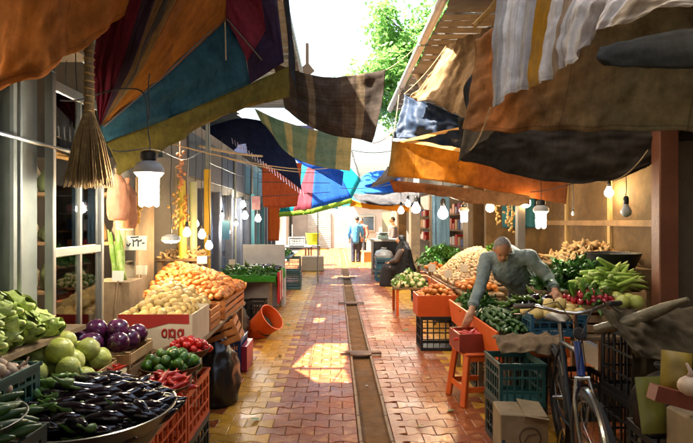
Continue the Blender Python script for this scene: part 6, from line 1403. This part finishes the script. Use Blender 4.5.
# man in blue seen from behind far down the lane
PB = thing('person', 'man in a bright blue shirt and dark trousers walking away', 'person', (.78, 20.6, 0))
m_bs = M('bright_blue_shirt', '#3f86c8', '#3272b0', 5, .8, rv=0, bump=.2)
bb = blobs_mesh('body', [((0, 0, 1.42), (.02, 0, 1.58), .06, .055), ((0, 0, .95), (0, 0, 1.4), .13, .15), ((-.1, 0, .92), (-.1, .02, .5), .085, .06), ((-.1, .02, .5), (-.1, .0, .08), .06, .04), ((.1, .03, .92), (.1, .06, .5), .085, .06), ((.1, .06, .5), (.1, .04, .08), .06, .04),
     ((-.2, 0, 1.4), (-.27, .02, 1.12), .05, .04), ((-.27, .02, 1.12), (-.24, .1, .88), .04, .028), ((.2, 0, 1.4), (.28, .02, 1.14), .05, .04), ((.28, .02, 1.14), (.25, .14, .93), .04, .028)] + fingers(Vector((-.24, .1, .88)), Vector((.02, .1, -1)), Vector((.6, .8, 0)), True) + fingers(Vector((.25, .14, .93)), Vector((-.02, .1, -1)), Vector((-.6, .8, 0)), False), [((.05, .02, 1.68), (.078, .095, .11), (0, .1, 0)), ((.05, .125, 1.66), (.015, .02, .025), None), ((-.03, .02, 1.67), (.012, .02, .03), None), ((.13, .02, 1.67), (.012, .02, .03), None)], .011, m_skin, 2); put('body', bb, PB)
put('hair', blobs_mesh('hair', [], [((.05, .0, 1.71), (.084, .095, .095), None)], .013, m_hairb, 2), PB)
s2 = blobs_mesh('shirt', [((0, 0, .86), (0, 0, 1.36), .165, .18), ((0, 0, 1.4), (.01, 0, 1.48), .13, .07), ((0, 0, 1.38), (-.2, 0, 1.41), .1, .08), ((0, 0, 1.38), (.2, 0, 1.41), .1, .08), ((-.2, 0, 1.4), (-.27, .02, 1.12), .08, .065), ((-.27, .02, 1.12), (-.25, .08, .95), .062, .05), ((.2, 0, 1.4), (.28, .02, 1.14), .08, .065), ((.28, .02, 1.14), (.26, .11, 1.0), .062, .05)], [], .015, m_bs, 3); wrinkle(s2, .012, 12); put('shirt', s2, PB)
t2 = blobs_mesh('trousers', [((-.09, 0, .95), (-.1, .02, .5), .12, .09), ((-.1, .02, .5), (-.1, 0, .05), .09, .08), ((.09, .02, .95), (.1, .06, .5), .12, .09), ((.1, .06, .5), (.1, .04, .05), .09, .08)], [], .015, M('navy_trousers', '#24283a', '#1a1d2c', 5, .85, rv=0), 3); wrinkle(t2, .01, 12); put('trousers', t2, PB)
for x, y in ((-.1, 0), (.1, .05)): put('shoe', blobs_mesh('shoe', [((x, y - .05, .045), (x, y + .15, .035), .045, .036)], [], .01, m_blk, 2), PB)
def recolour(root, cols):
    for ch in root.children:
        k = ch.name.split('.')[0]
        if k in cols: ch.data = ch.data.copy(); ch.data.materials[0] = cols[k]
for (x, y, rz, s, sc_, lb, sh_) in ((1.15, 22.6, 2.6, .97, '#8a5a48', 'person in a brown top standing beyond the cardboard boxes', 'brown_top_cloth'), (2.0, 18.3, 1.6, .98, '#b8b4b0', 'shopkeeper in a pale shirt behind the far counter', 'shop_top_cloth')):
    c = copy_tree(PB); c.location = (x, y, 0); c.rotation_euler = (0, 0, rz); c.scale = (s, s, s); c['label'] = lb
    recolour(c, {'shirt': M(sh_, sc_, None, 5, .85, rv=0), 'trousers': m_trous})
# seated woman wrapped in black, profile toward the lane
PW = thing('person', 'seated woman wrapped in a black veil behind the blue crates', 'person', (1.62, 12.9, 0))
wb = blobs_mesh('body', [((.05, 0, .42), (.02, 0, .9), .15, .14), ((.02, 0, .9), (-.02, 0, 1.04), .06, .055), ((.05, -.08, .42), (-.3, -.1, .45), .085, .07), ((-.3, -.1, .45), (-.32, -.1, .08), .06, .04), ((.05, .08, .42), (-.3, .1, .45), .085, .07), ((-.3, .1, .45), (-.32, .1, .08), .06, .04), ((0, -.17, .88), (-.12, -.2, .64), .05, .04), ((-.12, -.2, .64), (-.28, -.08, .58), .04, .028), ((0, .17, .88), (-.12, .2, .64), .05, .04), ((-.12, .2, .64), (-.28, .06, .58), .04, .028)] + fingers(Vector((-.28, -.08, .58)), Vector((-1, .3, -.2)), Vector((.2, 1, 0)), True, .9) + fingers(Vector((-.28, .06, .58)), Vector((-1, -.3, -.2)), Vector((.2, -1, 0)), False, .9),
     [((-.04, 0, 1.13), (.09, .074, .105), None), ((-.135, 0, 1.12), (.018, .012, .02), None)], .011, m_skin, 2); put('body', wb, PW)
vb = blobs_mesh('veil', [((.08, 0, .3), (.05, 0, .85), .28, .2), ((.05, 0, .85), (0, 0, 1.1), .19, .1), ((.05, 0, .4), (-.24, 0, .42), .24, .16), ((0, 0, 1.1), (-.01, 0, 1.17), .1, .1), ((.1, 0, .06), (.1, 0, .4), .3, .26)], [], .016, M('black_veil', '#0c0b0d', '#131215', 5, .85, rv=0), 3); wrinkle(vb, .025, 9)
b_ = bmesh.new(); b_.from_mesh(vb); bmesh.ops.delete(b_, geom=[v for v in b_.verts if v.co.x < -.085 and 1.03 < v.co.z < 1.22 and abs(v.co.y) < .062 or v.co.z < .02], context='VERTS'); b_.to_mesh(vb); b_.free(); put('veil', vb, PW)
put('sleeve', blobs_mesh('sleeve', [((-.05, -.2, .85), (-.16, -.22, .66), .08, .07), ((-.16, -.22, .66), (-.27, -.1, .6), .07, .05)], [], .012, M('patterned_sleeve', '#5a4e46', '#4a3c38', 22, .8, rv=0), 2), PW)
put('skirt', blobs_mesh('skirt', [((-.1, 0, .42), (-.33, -.06, .42), .2, .12), ((-.33, 0, .42), (-.36, 0, .06), .17, .19)], [], .015, M('dark_skirt', '#1c1618', '#141012', 8, .85, rv=0), 3), PW)
MB().lathe([(.001, 0), (.17, 0), (.15, .28), (.16, .3), (.001, .3)], 16).obj('low_stool', m_wood, None, loc=(1.68, 12.9, 0), label='low round stool under the seated woman', cat='stool')

# ================================================================ TREE BEHIND THE RIGHT ROOF
TR = thing('tree', 'leafy tree rising behind the plank eave', 'tree', (4.6, 17.5, 0))
m_bark = M('bark', '#5d4e3c', '#40352a', 8, .9, bump=.6, bscale=30, rv=0)
rt = random.Random(12); br = MB(); tips = []
br.tube([(0, 0, 0), (-.05, 0, 2), (-.2, .1, 4), (-.5, .0, 5.6)], [.24, .2, .17, .12], 10)
def limb(p, d, L, r, dep):
    pts = [p]; q = p.copy(); dd = d.copy()
    for k in range(4): dd = (dd + Vector((rt.gauss(0, .16), rt.gauss(0, .16), rt.gauss(0, .1)))).normalized(); q = q + dd * L / 4; pts.append(q.copy())
    br.tube(pts, [r * (1 - .17 * k) for k in range(5)], 6)
    if dep == 0: tips.extend(pts[1:]); return
    for k in range(4): limb(pts[rt.randint(2, 4)], (dd + Vector((rt.gauss(0, .65), rt.gauss(0, .65), rt.gauss(0, .5)))).normalized(), L * .62, r * .5, dep - 1)
for d in ((-1, -.1, .35), (-.9, -.5, .55), (-.8, .4, .6), (-.3, -.2, 1), (.6, .2, .7), (-.6, -.8, .45), (-1, .1, .75), (.3, .7, .6), (-1, -.3, .4)): limb(Vector((-.5, 0, 5.5)), Vector(d).normalized(), 2.3, .09, 2)
br.obj('trunk', m_bark, TR)
lf = MB(); 
for p in tips:
    for k in range(26):
        c = p + Vector((rt.gauss(0, .24), rt.gauss(0, .24), rt.gauss(0, .2))); q = leafblade(rt.uniform(.12, .2), rt.uniform(.035, .06), rt.uniform(-.5, .3))
        lf.join(q, Matrix.Translation(c) @ Euler((rt.uniform(-.8, .8), rt.uniform(-.4, 1.0), rt.uniform(0, 6.28))).to_matrix().to_4x4())
lf.obj('crown', M('tree_leaf', '#4f8a2a', '#2c5c14', 3, .5, rv=0, transl=.3), TR, kind='stuff')
